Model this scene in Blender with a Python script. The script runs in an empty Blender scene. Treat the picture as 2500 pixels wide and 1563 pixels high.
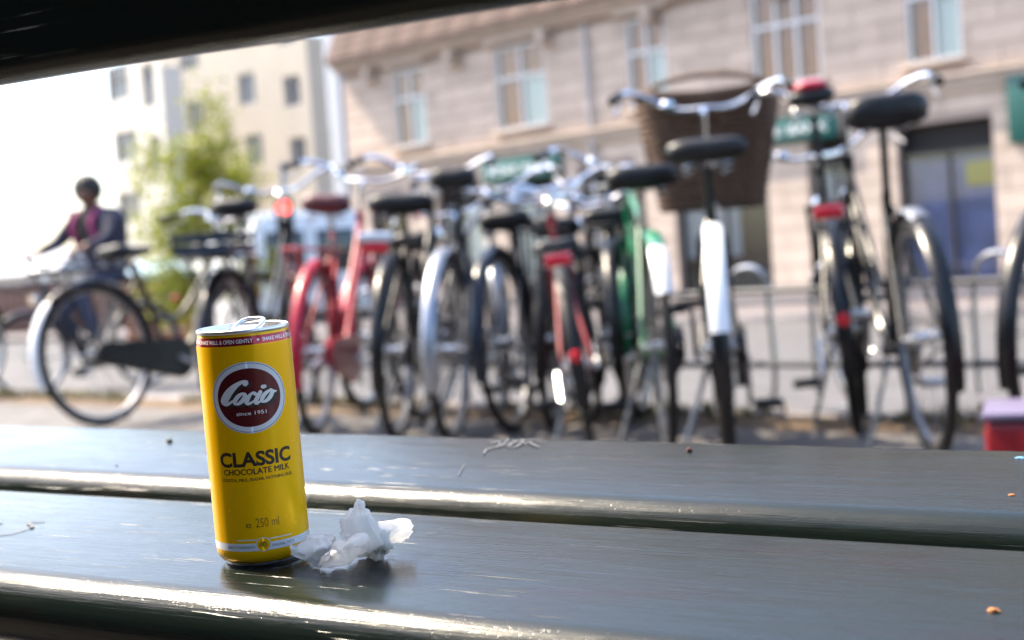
import bpy, bmesh, math, random
from mathutils import Vector, Matrix, noise
random.seed(7)
R_ = math.radians
S = bpy.context.scene
C = S.collection

# ------------------------------------------------------------------ camera
FPX, CX, CY, HC = 3500.0, 1250.0, 781.5, 0.63
_up = Vector((-.07, -1, -.0374)).normalized()
_fw = (Vector((0, 0, 1)) - _up * _up.z).normalized()
_rt = _fw.cross(_up)
if _rt.x < 0: _rt = -_rt
RC = Matrix((_rt, _fw, _up))                    # picture axes (right, down, forward) -> world
CAM = Vector((0, 0, HC))
def ray(x, y): return RC @ Vector(((x - CX) / FPX, (y - CY) / FPX, 1.0))
def at(x, y, d): return CAM + ray(x, y) * d
cam_d = bpy.data.cameras.new('camera')
cam = bpy.data.objects.new('camera', cam_d); C.objects.link(cam)
cam_d.sensor_width = 36.0
cam_d.lens = FPX / 2500.0 * 36.0
cam_d.clip_start = .02; cam_d.clip_end = 3000
m3 = Matrix((RC @ Vector((1, 0, 0)), RC @ Vector((0, -1, 0)), RC @ Vector((0, 0, -1)))).transposed()
cam.matrix_world = Matrix.Translation(CAM) @ m3.to_4x4()
cam_d.dof.use_dof = True
cam_d.dof.focus_distance = .80
cam_d.dof.aperture_fstop = 7.4
cam_d.dof.aperture_blades = 0
S.camera = cam

# ------------------------------------------------------------------ world, sun, exposure
SUN_AZ, SUN_EL = -59.0, 52.0                      # degrees from +Y (negative = left), elevation
W = bpy.data.worlds.new('World'); S.world = W; W.use_nodes = True
nt = W.node_tree; nt.nodes.clear()
sky = nt.nodes.new('ShaderNodeTexSky'); sky.sky_type = 'NISHITA'; sky.sun_disc = False
sky.sun_elevation = R_(SUN_EL); sky.sun_rotation = R_(SUN_AZ)
sky.air_density = 1.0; sky.dust_density = 2.5; sky.ozone_density = 1.0
bg = nt.nodes.new('ShaderNodeBackground'); bg.inputs[1].default_value = .14
wo = nt.nodes.new('ShaderNodeOutputWorld')
nt.links.new(sky.outputs[0], bg.inputs[0]); nt.links.new(bg.outputs[0], wo.inputs[0])
sd = bpy.data.lights.new('sun', 'SUN'); sd.energy = 3.6; sd.angle = R_(.53); sd.color = (1, .87, .68)
so = bpy.data.objects.new('sun', sd); C.objects.link(so)
sv = Vector((math.sin(R_(SUN_AZ)) * math.cos(R_(SUN_EL)), math.cos(R_(SUN_AZ)) * math.cos(R_(SUN_EL)), math.sin(R_(SUN_EL))))
so.location = sv * 60
so.rotation_euler = sv.to_track_quat('Z', 'Y').to_euler()
S.view_settings.view_transform = 'Standard'; S.view_settings.look = 'None'
S.view_settings.exposure = 2.0; S.view_settings.gamma = 1.0
S.render.engine = 'CYCLES'
S.cycles.use_denoising = True
S.cycles.max_bounces = 8; S.cycles.transparent_max_bounces = 12
S.cycles.sample_clamp_indirect = 8.0
S.cycles.caustics_reflective = False; S.cycles.caustics_refractive = False

# ------------------------------------------------------------------ helpers
class MB:
    """collects faces; build() links them as one mesh object"""
    def __init__(s): s.v = []; s.f = []
    def add(s, vs, fs):
        o = len(s.v); s.v += [tuple(v) for v in vs]; s.f += [tuple(i + o for i in f) for f in fs]; return s
    def box(s, x0, x1, y0, y1, z0, z1, M=None):
        vs = [Vector((x, y, z)) for x in (x0, x1) for y in (y0, y1) for z in (z0, z1)]
        if M is not None: vs = [M @ v for v in vs]
        return s.add(vs, [(0, 1, 3, 2), (4, 6, 7, 5), (0, 4, 5, 1), (2, 3, 7, 6), (0, 2, 6, 4), (1, 5, 7, 3)])
    def bbox(s, x0, x1, y0, y1, z0, z1, b, M=None):
        """box with chamfered edges"""
        bm = bmesh.new(); vs = [bm.verts.new((x, y, z)) for x in (x0, x1) for y in (y0, y1) for z in (z0, z1)]
        for f in [(0, 1, 3, 2), (4, 6, 7, 5), (0, 4, 5, 1), (2, 3, 7, 6), (0, 2, 6, 4), (1, 5, 7, 3)]: bm.faces.new([vs[i] for i in f])
        bmesh.ops.bevel(bm, geom=bm.edges[:], offset=b, segments=2, affect='EDGES', profile=.5)
        return s.bm(bm, M)
    def bm(s, bm, M=None):
        bm.verts.index_update()
        vs = [(M @ v.co if M is not None else v.co.copy()) for v in bm.verts]
        fs = [tuple(v.index for v in f.verts) for f in bm.faces]
        bm.free(); return s.add(vs, fs)
    def tube(s, pts, r, n=8, closed=False, cap=True):
        pts = [Vector(p) for p in pts]; k = len(pts)
        rr = r if isinstance(r, (list, tuple)) else [r] * k
        tans = []
        for i in range(k):
            a = pts[i - 1] if (i > 0 or closed) else pts[0]; b = pts[(i + 1) % k] if (i < k - 1 or closed) else pts[-1]
            t = b - a; tans.append(t.normalized() if t.length > 1e-9 else Vector((0, 0, 1)))
        u = tans[0].orthogonal().normalized(); vs = []
        for i in range(k):
            t = tans[i]; u = (u - t * u.dot(t)); u = u.normalized() if u.length > 1e-6 else t.orthogonal().normalized(); w = t.cross(u)
            for j in range(n):
                a = 2 * math.pi * j / n; vs.append(pts[i] + (u * math.cos(a) + w * math.sin(a)) * rr[i])
        fs = []
        for i in range(k if closed else k - 1):
            i2 = (i + 1) % k
            for j in range(n): fs.append((i * n + j, i * n + (j + 1) % n, i2 * n + (j + 1) % n, i2 * n + j))
        if cap and not closed: fs += [tuple(range(n))[::-1], tuple((k - 1) * n + j for j in range(n))]
        return s.add(vs, fs)
    def lathe(s, prof, n=32, M=None):
        vs = []; fs = []
        for (r, z) in prof:
            for j in range(n):
                a = 2 * math.pi * j / n; v = Vector((r * math.cos(a), r * math.sin(a), z)); vs.append(M @ v if M is not None else v)
        for i in range(len(prof) - 1):
            for j in range(n): fs.append((i * n + j, i * n + (j + 1) % n, (i + 1) * n + (j + 1) % n, (i + 1) * n + j))
        return s.add(vs, fs)
    def arc(s, c, r, a0, a1, n, sec, full=False):
        """sweeps section [(dr, dy)] round centre c in the xz plane"""
        m = len(sec); vs = []; fs = []; k = n if full else n + 1
        for i in range(k):
            a = R_(a0 + (a1 - a0) * i / n)
            for dr, dy in sec: vs.append((c[0] + (r + dr) * math.cos(a), c[1] + dy, c[2] + (r + dr) * math.sin(a)))
        for i in range(n):
            i2 = (i + 1) % k
            for j in range(m): fs.append((i * m + j, i2 * m + j, i2 * m + (j + 1) % m, i * m + (j + 1) % m))
        if not full: fs += [tuple(range(m)), tuple((k - 1) * m + j for j in range(m))[::-1]]
        return s.add(vs, fs)
    def loft(s, rings, cap=True):
        m = len(rings[0]); vs = [p for r in rings for p in r]; fs = []
        for i in range(len(rings) - 1):
            for j in range(m): fs.append((i * m + j, i * m + (j + 1) % m, (i + 1) * m + (j + 1) % m, (i + 1) * m + j))
        if cap: fs += [tuple(range(m))[::-1], tuple((len(rings) - 1) * m + j for j in range(m))]
        return s.add(vs, fs)
    def prism(s, poly, y0, y1):
        """polygon of (x, z) extruded along y"""
        n = len(poly); vs = [(x, y0, z) for x, z in poly] + [(x, y1, z) for x, z in poly]
        return s.add(vs, [tuple(range(n)), tuple(range(n, 2 * n))[::-1]] + [(i, i + n, (i + 1) % n + n, (i + 1) % n) for i in range(n)])
    def mesh(s, name, mat=None, smooth=40):
        me = bpy.data.meshes.new(name); me.from_pydata(s.v, [], s.f); me.update()
        bm = bmesh.new(); bm.from_mesh(me); bmesh.ops.recalc_face_normals(bm, faces=bm.faces[:]); bm.to_mesh(me); bm.free()
        if mat: me.materials.append(mat)
        if smooth:
            me.shade_smooth(); me.set_sharp_from_angle(angle=R_(smooth))
        return me
    def build(s, name, mat, parent=None, smooth=40):
        return link(name, s.mesh(name, mat, smooth), parent)
def link(name, me, parent=None, loc=None):
    o = bpy.data.objects.new(name, me); C.objects.link(o)
    if parent is not None: o.parent = parent
    if loc is not None: o.location = loc
    return o
def tag(o, label=None, cat=None, group=None, kind=None):
    if label: o['label'] = label
    if cat: o['category'] = cat
    if group: o['group'] = group
    if kind: o['kind'] = kind
    return o
def empty(name, label=None, cat=None, group=None, loc=(0, 0, 0), M=None):
    o = bpy.data.objects.new(name, None); C.objects.link(o); o.empty_display_size = .1
    o.location = loc
    if M is not None: o.matrix_world = M
    return tag(o, label, cat, group)
def spline(pts, n=6):
    """Catmull-Rom through points (tuples of any length)"""
    out = []; k = len(pts)
    for i in range(k - 1):
        p0 = pts[max(i - 1, 0)]; p1 = pts[i]; p2 = pts[i + 1]; p3 = pts[min(i + 2, k - 1)]
        for j in range(n):
            t = j / n
            out.append(tuple(.5 * (2 * b + (c - a) * t + (2 * a - 5 * b + 4 * c - d) * t * t + (3 * b - a - 3 * c + d) * t ** 3) for a, b, c, d in zip(p0, p1, p2, p3)))
    out.append(tuple(pts[-1])); return out

# ------------------------------------------------------------------ materials
def mat(name, col, rough=.5, metal=0., spec=.5, var=0., vscale=8., bump=0., bscale=60., coat=0., stretch=None, rvar=0., col2=None, emit=None, estr=0., sub=0., trans=0.):
    m = bpy.data.materials.new(name); m.use_nodes = True; t = m.node_tree; b = t.nodes['Principled BSDF']
    b.inputs['Base Color'].default_value = (*col, 1); b.inputs['Roughness'].default_value = rough; b.inputs['Metallic'].default_value = metal
    b.inputs['Specular IOR Level'].default_value = spec; b.inputs['Coat Weight'].default_value = coat; b.inputs['Coat Roughness'].default_value = .12
    if emit: b.inputs['Emission Color'].default_value = (*emit, 1); b.inputs['Emission Strength'].default_value = estr
    if sub: b.inputs['Subsurface Weight'].default_value = sub; b.inputs['Subsurface Radius'].default_value = (.004, .003, .002)
    if trans: b.inputs['Transmission Weight'].default_value = trans
    tc = t.nodes.new('ShaderNodeTexCoord'); co = tc.outputs['Object']
    if stretch:
        mp = t.nodes.new('ShaderNodeMapping'); mp.inputs['Scale'].default_value = stretch; t.links.new(co, mp.inputs[0]); co = mp.outputs[0]
    def nz(sc, det=6, rg=.6):
        n = t.nodes.new('ShaderNodeTexNoise'); n.inputs['Scale'].default_value = sc; n.inputs['Detail'].default_value = det; n.inputs['Roughness'].default_value = rg
        t.links.new(co, n.inputs['Vector']); return n.outputs['Fac']
    if var:
        mx = t.nodes.new('ShaderNodeMix'); mx.data_type = 'RGBA'
        c2 = col2 if col2 else tuple(min(1, c * (1 + var)) for c in col); c1 = col if col2 else tuple(c * (1 - var) for c in col)
        mr = t.nodes.new('ShaderNodeMapRange'); mr.inputs[1].default_value = .35; mr.inputs[2].default_value = .65
        t.links.new(nz(vscale), mr.inputs[0]); t.links.new(mr.outputs[0], mx.inputs[0])
        mx.inputs[6].default_value = (*c1, 1); mx.inputs[7].default_value = (*c2, 1); t.links.new(mx.outputs[2], b.inputs['Base Color'])
    if rvar:
        mr = t.nodes.new('ShaderNodeMapRange'); mr.inputs[1].default_value = .3; mr.inputs[2].default_value = .7
        mr.inputs[3].default_value = max(0, rough - rvar); mr.inputs[4].default_value = rough + rvar
        t.links.new(nz(vscale * 2.3), mr.inputs[0]); t.links.new(mr.outputs[0], b.inputs['Roughness'])
    if bump:
        bp = t.nodes.new('ShaderNodeBump'); bp.inputs['Strength'].default_value = bump; bp.inputs['Distance'].default_value = .02
        t.links.new(nz(bscale, 8), bp.inputs['Height']); t.links.new(bp.outputs[0], b.inputs['Normal'])
    return m
M = {}
M['asphalt'] = mat('asphalt', (.08, .077, .08), .85, var=.25, vscale=3, bump=.3, bscale=90)
M['paver'] = mat('paver', (.095, .088, .085), .8, var=.3, vscale=5, bump=.3, bscale=80)
M['joint'] = mat('joint_sand', (.04, .034, .03), .95, var=.3, vscale=20)
M['kerb'] = mat('granite', (.22, .2, .2), .8, var=.3, vscale=40, bump=.2)
M['earth'] = mat('earth', (.1, .065, .035), .95, var=.4, vscale=15, bump=.4)
M['sidewalk'] = mat('far_pavement', (.13, .115, .12), .8, var=.2, vscale=2)
M['chrome'] = mat('chrome', (.78, .79, .82), .13, 1.0, rvar=.06, vscale=30)
M['steel'] = mat('brushed_steel', (.5, .51, .53), .3, 1.0, rvar=.1, vscale=30)
M['rubber'] = mat('rubber', (.008, .008, .009), .65, spec=.3, var=.3, vscale=30)
M['black'] = mat('black_paint', (.005, .0055, .007), .3, spec=.35, rvar=.08)
M['blackpl'] = mat('black_plastic', (.008, .008, .009), .5, spec=.3)
M['leather'] = mat('black_vinyl', (.007, .007, .008), .42, spec=.35, bump=.1, bscale=200)
M['maroon'] = mat('maroon_leather', (.09, .015, .018), .4, bump=.1, bscale=200)
M['red'] = mat('red_paint', (.36, .006, .026), .35, spec=.35, coat=.08, rvar=.08)
M['darkred'] = mat('worn_red_paint', (.3, .02, .025), .35, coat=.2)
M['green'] = mat('green_paint', (.012, .16, .07), .28, coat=.4)
M['white'] = mat('white_enamel', (.75, .76, .78), .3, coat=.3)
M['navy'] = mat('navy_paint', (.008, .015, .03), .3, spec=.4)
M['grey'] = mat('grey_paint', (.06, .065, .075), .35, metal=.4)
M['rim'] = mat('dull_rim', (.3, .3, .31), .35, .9, rvar=.1)
M['spoke'] = mat('dull_spoke', (.2, .2, .2), .4, .9)
M['dullsteel'] = mat('dull_mudguard', (.3, .32, .36), .35, .8)
M['rust'] = mat('weathered_chain', (.06, .045, .035), .6, metal=.5, var=.4, vscale=60)
M['reflector'] = mat('red_reflector', (.55, .005, .02), .15, coat=.6)
M['lamp'] = mat('lamp_glass', (.8, .8, .78), .1, coat=.5)
M['tailstrip'] = mat('reflective_strip', (.7, .72, .76), .25, metal=.4)
M['wicker'] = mat('wicker', (.12, .062, .034), .7, var=.5, vscale=60, bump=.6, bscale=120)
M['bluecrate'] = mat('blue_crate', (.012, .022, .04), .45)
M['tan'] = mat('tan_saddle', (.42, .3, .16), .5)

# ------------------------------------------------------------------ street frame
MQ = Vector((.698, .716, 0)).normalized()          # across the street, away from the bench
SQ = Vector((MQ.y, -MQ.x, 0))                      # along the street, towards the right
def st(s, q, z=0.): return SQ * s + MQ * q + Vector((0, 0, z))
Q_KERB, Q_FAR, Q_FAC = 4.62, 23.0, 27.2
def gz(q):
    if q <= Q_KERB + .14: return 0.
    if q <= Q_FAR: return -.10 - .66 * (q - Q_KERB - .14) / (Q_FAR - Q_KERB)
    return -.64
def ground_at(x, y0=None, D=None):
    """point on the ground below picture column x at forward distance D"""
    p = CAM + ray(x, 650 - .07 * (x - 1250)) * D; q = p.dot(MQ); return Vector((p.x, p.y, gz(q)))
STREET = Matrix((SQ, MQ, Vector((0, 0, 1)))).transposed().to_4x4()   # local x along, y across

def sheet(name, prof, s0, s1, material, ns=1):
    b = MB(); n = len(prof)
    vs = [st(s0 + (s1 - s0) * i / ns, q, z) for i in range(ns + 1) for q, z in prof]
    fs = [(i * n + j, (i + 1) * n + j, (i + 1) * n + j + 1, i * n + j + 1) for i in range(ns) for j in range(n - 1)]
    o = b.add(vs, fs).build(name, material, None, 0); return tag(o, kind='structure')
sheet('ground', [(-900, -.05), (4.6, -.05), (4.9, -.2), (23, -.82), (27.5, -.8), (1500, -.8)], -1500, 1500, M['earth'], 1)
pav = sheet('pavement', [(-.55, -.006), (Q_KERB - .45, -.006)], -60, 60, M['joint'])
dirt = sheet('verge', [(Q_KERB - .45, -.004), (Q_KERB - .2, .01), (Q_KERB, -.012)], -60, 60, M['earth'])
road = sheet('road', [(Q_KERB + .14, -.10), (Q_FAR, -.76)], -300, 300, M['asphalt'], 4)
farp = sheet('far_pavement', [(Q_FAR + .15, -.645), (Q_FAC + .3, -.635)], -300, 300, M['sidewalk'])
for nm, q0, z0, z1, par in (('kerb_stone', Q_KERB, -.16, .0, pav), ('kerb_stone', Q_FAR, -.9, -.64, farp)):
    km = MB().bbox(-.495, .495, 0, .14, z0, z1, .012).mesh('kerb_stone', M['kerb'])
    a, b_ = (-14, 2) if q0 < 10 else (-42, 2)
    for k in range(a, b_):
        o = link('kerb_stone', km, par); o.matrix_world = STREET @ Matrix.Translation((k, q0, random.uniform(-.004, .004)))
slab_m = [MB().bbox(-.222, .222, -.222, .222, -.05, 0, .008).mesh('paving_slab', M['paver']) for _ in range(1)]
for i in range(-28, 4):
    for j in range(8):
        q = Q_KERB - .68 - j * .45; s = i * .45 + (.2 if j % 2 else 0)
        p = st(s, q)
        if p.y < 1.6 or abs(p.x / p.y) > .47: continue
        o = link('paving_slab', slab_m[0], pav); o.matrix_world = STREET @ Matrix.Translation((s, q, random.uniform(-.003, .004))) @ Matrix.Rotation(random.uniform(-.006, .006), 4, 'X')

# ------------------------------------------------------------------ bench frame (seat plane from the photograph's lines)
def direction(x, y): return (RC @ Vector(((x - CX) / FPX, (y - CY) / FPX, 1))).normalized()
E1 = -direction(-4700, 920)
NB = RC @ Vector((-.079, -1, -.0945)).normalized()
NB = (NB - E1 * NB.dot(E1)).normalized()
E2 = NB.cross(E1)
P0 = at(646.5, 1361, .826)
BENCH = Matrix.Translation(P0) @ Matrix((E1, E2, NB)).transposed().to_4x4()
BINV = BENCH.inverted()
def on_seat(x, y, h=0.):
    """picture point -> bench coordinates on the seat surface"""
    r = ray(x, y); t = (P0 + NB * h - CAM).dot(NB) / r.dot(NB); return BINV @ (CAM + r * t)

def bench_paint():
    m = bpy.data.materials.new('bench_paint'); m.use_nodes = True; t = m.node_tree; b = t.nodes['Principled BSDF']; L = t.links.new
    tc = t.nodes.new('ShaderNodeTexCoord')
    def mp(sc):
        n = t.nodes.new('ShaderNodeMapping'); n.inputs['Scale'].default_value = sc; L(tc.outputs['Object'], n.inputs[0]); return n.outputs[0]
    def nz(v, sc, det=6, rg=.6):
        n = t.nodes.new('ShaderNodeTexNoise'); n.inputs['Scale'].default_value = sc; n.inputs['Detail'].default_value = det; n.inputs['Roughness'].default_value = rg
        L(v, n.inputs['Vector']); return n.outputs['Fac']
    def rng(v, a, b2, c, d):
        n = t.nodes.new('ShaderNodeMapRange'); L(v, n.inputs[0])
        for i, q in enumerate((a, b2, c, d)): n.inputs[i + 1].default_value = q
        return n.outputs[0]
    def math_(op, a, b2):
        n = t.nodes.new('ShaderNodeMath'); n.operation = op
        for i, q in enumerate((a, b2)):
            if isinstance(q, (int, float)): n.inputs[i].default_value = q
            else: L(q, n.inputs[i])
        return n.outputs[0]
    mx = t.nodes.new('ShaderNodeMix'); mx.data_type = 'RGBA'
    mx.inputs[6].default_value = (.0062, .0108, .0088, 1); mx.inputs[7].default_value = (.012, .007, .006, 1)
    L(rng(nz(mp((3, 9, 9)), 2.2, 8, .65), .52, .72, 0, .75), mx.inputs[0]); L(mx.outputs[2], b.inputs['Base Color'])
    grain = nz(mp((9, 420, 420)), 1.0, 6, .65)
    rough = math_('ADD', rng(nz(mp((6, 22, 22)), 3., 8, .7), .3, .7, .13, .23), rng(grain, .45, .75, 0, .12))
    L(rough, b.inputs['Roughness'])
    pock = rng(nz(mp((60, 90, 90)), 6., 3, .5), .60, .74, 0, 1)
    crack = rng(nz(mp((9, 420, 420)), 1., 2, .5), .66, .72, 0, 1)
    fine = nz(mp((1, 1.4, 1.4)), 900., 2, .6)
    wav = nz(mp((8, 30, 30)), 1.3, 3, .5)
    h = math_('ADD', math_('MULTIPLY', grain, .5), math_('MULTIPLY', wav, 1.4))
    h = math_('ADD', h, math_('MULTIPLY', fine, .05))
    h = math_('SUBTRACT', h, math_('MULTIPLY', crack, .5))
    h = math_('SUBTRACT', h, math_('MULTIPLY', pock, .10))
    bp = t.nodes.new('ShaderNodeBump'); bp.inputs['Strength'].default_value = .65; bp.inputs['Distance'].default_value = .0008
    L(h, bp.inputs['Height']); L(bp.outputs[0], b.inputs['Normal'])
    b.inputs['Specular IOR Level'].default_value = .34; b.inputs['Coat Weight'].default_value = .0; b.inputs['Coat Roughness'].default_value = .16; b.inputs['Coat IOR'].default_value = 1.6; L(bp.outputs[0], b.inputs['Coat Normal'])
    return m
M['bench'] = bench_paint()
M['iron'] = mat('cast_iron', (.012, .018, .015), .4, bump=.15, bscale=150)
M['scratch'] = mat('scratched_paint', (.07, .072, .075), .65, var=.5, vscale=300)

bench = empty('bench', 'dark green painted wooden bench with two wide seat planks and one back plank', 'bench', M=BENCH)
def plank_section(y0, y1, th, r, k=9):
    out = []
    rh = r * 1.02
    for cx, cz, a0 in ((y1 - rh, -r, 90), (y1 - rh, -th + r, 0), (y0 + rh, -th + r, -90), (y0 + rh, -r, -180)):
        for i in range(k): a = R_(a0 - 90 * i / (k - 1)); out.append((cx + rh * math.cos(a), cz + r * math.sin(a)))
    return out
def plank(name, y0, y1, th, r, x0, x1, Mx=None, wob=.0006):
    n = 90; rings = []
    sec = plank_section(y0, y1, th, r)
    for i in range(n + 1):
        x = x0 + (x1 - x0) * i / n
        rings.append([])
        for (y, z) in sec:
            d = noise.noise(Vector((x * 9, y * 14, z * 20))) * wob + noise.noise(Vector((x * 31, y * 40, z * 40))) * wob * .35
            # crest flat: the surface only wobbles on edges
            v = Vector((x, y + (d if z > -th else 0), z + d * .5)); rings[-1].append(Mx @ v if Mx is not None else v)
    return MB().loft(rings).build(name, M['bench'], bench, 60)
near_plank = plank('seat_plank', -.078, .128, .045, .0215, -1.15, .95)
far_plank = plank('seat_plank', .168, .372, .045, .0215, -1.15, .95)
# back plank: its lower edge passes through two picture points
yb = -.135
def on_back(x, y):
    r = BINV.to_3x3() @ ray(x, y); c = BINV @ CAM; t = (yb - c.y) / r.y; return c + r * t
zb = (on_back(0, 205).z + on_back(1447, 0).z) / 2
BK = Matrix.Translation((0, yb, zb)) @ Matrix.Rotation(R_(100), 4, 'X')
plank('back_plank', 0, .19, .034, .012, -1.15, .95, BK)
for sx in (-.95, .75):
    b = MB()
    b.tube(spline([(sx, .36, -.055), (sx, .1, -.075), (sx, -.1, -.07), (sx, -.19, -.0), (sx, -.205, .18), (sx, -.215, zb + .15)], 6), .016, 8)
    b.tube([(sx, .33, -.06), (sx, .36, -.25), (sx, .40, -.49)], .017, 8)
    b.tube([(sx, -.1, -.07), (sx, -.2, -.28), (sx, -.26, -.455)], .017, 8)
    b.tube(spline([(sx, .36, -.25), (sx, .08, -.19), (sx, -.17, -.24)], 5), .012, 8)
    b.build('leg_frame', M['iron'], bench)
def ribbon(pts, widths, h, n=5):
    """flat stroke on the seat surface, bench coordinates"""
    b = MB(); sp = spline([(p[0], p[1], w) for p, w in zip(pts, widths)], n); vs = []
    for i, (x, y, w) in enumerate(sp):
        a = sp[max(i - 1, 0)]; c = sp[min(i + 1, len(sp) - 1)]; t = Vector((c[0] - a[0], c[1] - a[1])).normalized()
        vs += [(x - t.y * w / 2, y + t.x * w / 2, h), (x + t.y * w / 2, y - t.x * w / 2, h)]
    return b.add(vs, [(2 * i, 2 * i + 1, 2 * i + 3, 2 * i + 2) for i in range(len(sp) - 1)])
def scratch(pix, w, par, h=.0009):
    pts = [on_seat(x, y) for x, y in pix]; ws = [w * random.uniform(.5, 1.3) for _ in pts]
    return ribbon([(p.x, p.y) for p in pts], ws, h).build('scratch_mark', M['scratch'], par, 0)
for pix in ([(1192, 1080), (1215, 1078), (1240, 1073), (1228, 1086), (1190, 1099)], [(1200, 1086), (1216, 1081), (1226, 1090), (1250, 1082), (1262, 1076)], [(1182, 1110), (1190, 1098), (1220, 1092), (1248, 1085)],
            [(1240, 1093), (1258, 1082), (1278, 1078), (1262, 1092), (1242, 1094)], [(1280, 1086), (1300, 1079), (1332, 1081)], [(1290, 1080), (1302, 1088), (1316, 1093)], [(1250, 1077), (1290, 1075), (1322, 1074)]):
    scratch(pix, .0021, far_plank)
for pix in ([(-12, 1308), (30, 1303), (66, 1292), (80, 1288), (70, 1277), (108, 1274)], [(-10, 1276), (6, 1277)]): scratch(pix, .0028, near_plank)
for pix in ([(1120, 1162), (1134, 1136)], [(1040, 1306), (1066, 1304)], [(946, 1361), (962, 1363)]): scratch(pix, .0007, far_plank if pix[0][1] < 1200 else near_plank)

# ------------------------------------------------------------------ the can
M['yellow'] = mat('yellow_lacquer', (.96, .515, .001), .25, metal=.25, spec=.22, coat=.04, rvar=.03, vscale=40)
M['can_silver'] = mat('can_aluminium', (.72, .73, .75), .2, 1.0, rvar=.05, vscale=200)
M['lid'] = mat('lid_aluminium', (.74, .75, .76), .34, 1.0, rvar=.08, vscale=300)
M['print_silver'] = mat('silver_print', (.72, .75, .80), .27, .15)
M['print_red'] = mat('red_print', (.34, .012, .025), .22, .6, coat=.4)
M['print_maroon'] = mat('maroon_print', (.11, .008, .012), .25, .35, coat=.4)
M['print_black'] = mat('black_print', (.022, .014, .008), .4)
M['print_white'] = mat('white_print', (.78, .79, .82), .35, .25)
M['print_blue'] = mat('blue_line_print', (.1, .17, .32), .3, .5)
c_dir = CAM - P0; c_dir = (c_dir - NB * c_dir.dot(NB)).normalized()
cy_ = -c_dir; cx_ = cy_.cross(NB)
CANM = Matrix.Translation(P0 + NB * .0004) @ Matrix((cx_, cy_, NB)).transposed().to_4x4()
can = empty('drink_can', 'yellow slim chocolate milk can with round maroon emblem standing on the bench', 'drink can', M=CANM)
mm = .001
BODY = [(22.6, 2.2), (24.0, 3.0), (25.4, 4.6), (26.2, 6.6), (26.55, 9), (26.6, 11), (26.6, 60), (26.6, 124.2), (26.45, 126), (26.0, 128.6), (25.55, 130.6), (25.3, 131.7)]
def brad(u):
    for (r0, z0), (r1, z1) in zip(BODY, BODY[1:]):
        if z0 <= u <= z1: return r0 + (r1 - r0) * (u - z0) / (z1 - z0)
    return 26.6
def sc(prof): return [(r * mm, z * mm) for r, z in prof]
MB().lathe(sc(BODY), 128).build('body', M['yellow'], can)
MB().lathe(sc([(0, 6), (12, 4.5), (18, 2.2), (20, .6), (21.2, 0), (22.0, .4), (22.45, 1.4), (22.6, 2.2)]), 96).build('base', M['can_silver'], can)
MB().lathe(sc([(25.3, 131.7), (25.8, 131.75), (26.05, 132.3), (26.05, 133.2), (25.8, 133.8), (25.35, 134.05), (24.95, 133.8), (24.75, 133), (24.3, 130.5), (23.9, 129.4), (23.3, 129.1), (22.8, 129.5), (22.6, 130.0), (0.001, 130.0)]), 128).build('rim', M['lid'], can)
mouth = MB(); mouth.lathe(sc([(7.2, 130.08), (.01, 130.06)]), 32, Matrix.Translation((-.002, .0115, 0)) @ Matrix.Diagonal((1.25, .95, 1, 1)))
mouth.build('mouth', M['print_black'], can)
# pull tab: a bent ring lifted at its far end, with its rivet
TM = Matrix.Translation((-.0005, -.004, .1308)) @ Matrix.Rotation(R_(-28), 4, 'Z') @ Matrix.Rotation(R_(19), 4, 'X')
ring = []
for i in range(40):
    a = 2 * math.pi * i / 40; ca, sa = math.cos(a), math.sin(a)
    ring.append(TM @ Vector((math.copysign(abs(ca) ** .6, ca) * .0078, .0095 + math.copysign(abs(sa) ** .7, sa) * .0085, 0)))
tb = MB(); tb.tube(ring, .00135, 10, True)
tab = tb.build('pull_tab', M['can_silver'], can)
MB().bbox(-.0062, .0062, .0035, .0085, -.0006, .0007, .0004, TM).build('tab_web', M['can_silver'], tab)
MB().lathe(sc([(0.01, 1.5), (2.0, 1.4), (2.6, .8), (2.8, 0)]), 24, Matrix.Translation((0, -.001, .130))).build('rivet', M['can_silver'], tab)

def wrap_bm(bm, off, step=.8):
    """bm holds label coordinates in mm (s, u); bend it round the can, off mm above the surface"""
    xs = [v.co.x for v in bm.verts]
    if not xs: return bm
    x = math.floor(min(xs) / step) * step
    while x < max(xs):
        bmesh.ops.bisect_plane(bm, geom=bm.verts[:] + bm.edges[:] + bm.faces[:], plane_co=(x, 0, 0), plane_no=(1, 0, 0)); x += step
    for v in bm.verts:
        s, u = v.co.x, v.co.y; r = brad(u) + off; a = s / 26.6
        v.co = Vector((r * math.sin(a), -r * math.cos(a), u)) * mm
    return bm
def label_part(name, bm, material, off, parent=None):
    wrap_bm(bm, off); me = bpy.data.meshes.new(name); bm.to_mesh(me); bm.free(); me.materials.append(material)
    # faces must look outwards
    b2 = bmesh.new(); b2.from_mesh(me)
    for f in b2.faces:
        c = f.calc_center_median()
        if f.normal.x * c.x + f.normal.y * c.y < 0: f.normal_flip()
    b2.to_mesh(me); b2.free(); me.shade_smooth()
    return link(name, me, parent or can)
def text_bm(body, bold=0.):
    cu = bpy.data.curves.new('t', 'FONT'); cu.body = body; cu.size = 1; cu.offset = bold; cu.resolution_u = 5
    o = bpy.data.objects.new('t', cu); C.objects.link(o); bpy.context.view_layer.update()
    me = bpy.data.meshes.new_from_object(o.evaluated_get(bpy.context.evaluated_depsgraph_get()))
    bpy.data.objects.remove(o); bpy.data.curves.remove(cu)
    bm = bmesh.new(); bm.from_mesh(me); bpy.data.meshes.remove(me)
    bmesh.ops.remove_doubles(bm, verts=bm.verts[:], dist=1e-5); return bm
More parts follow.
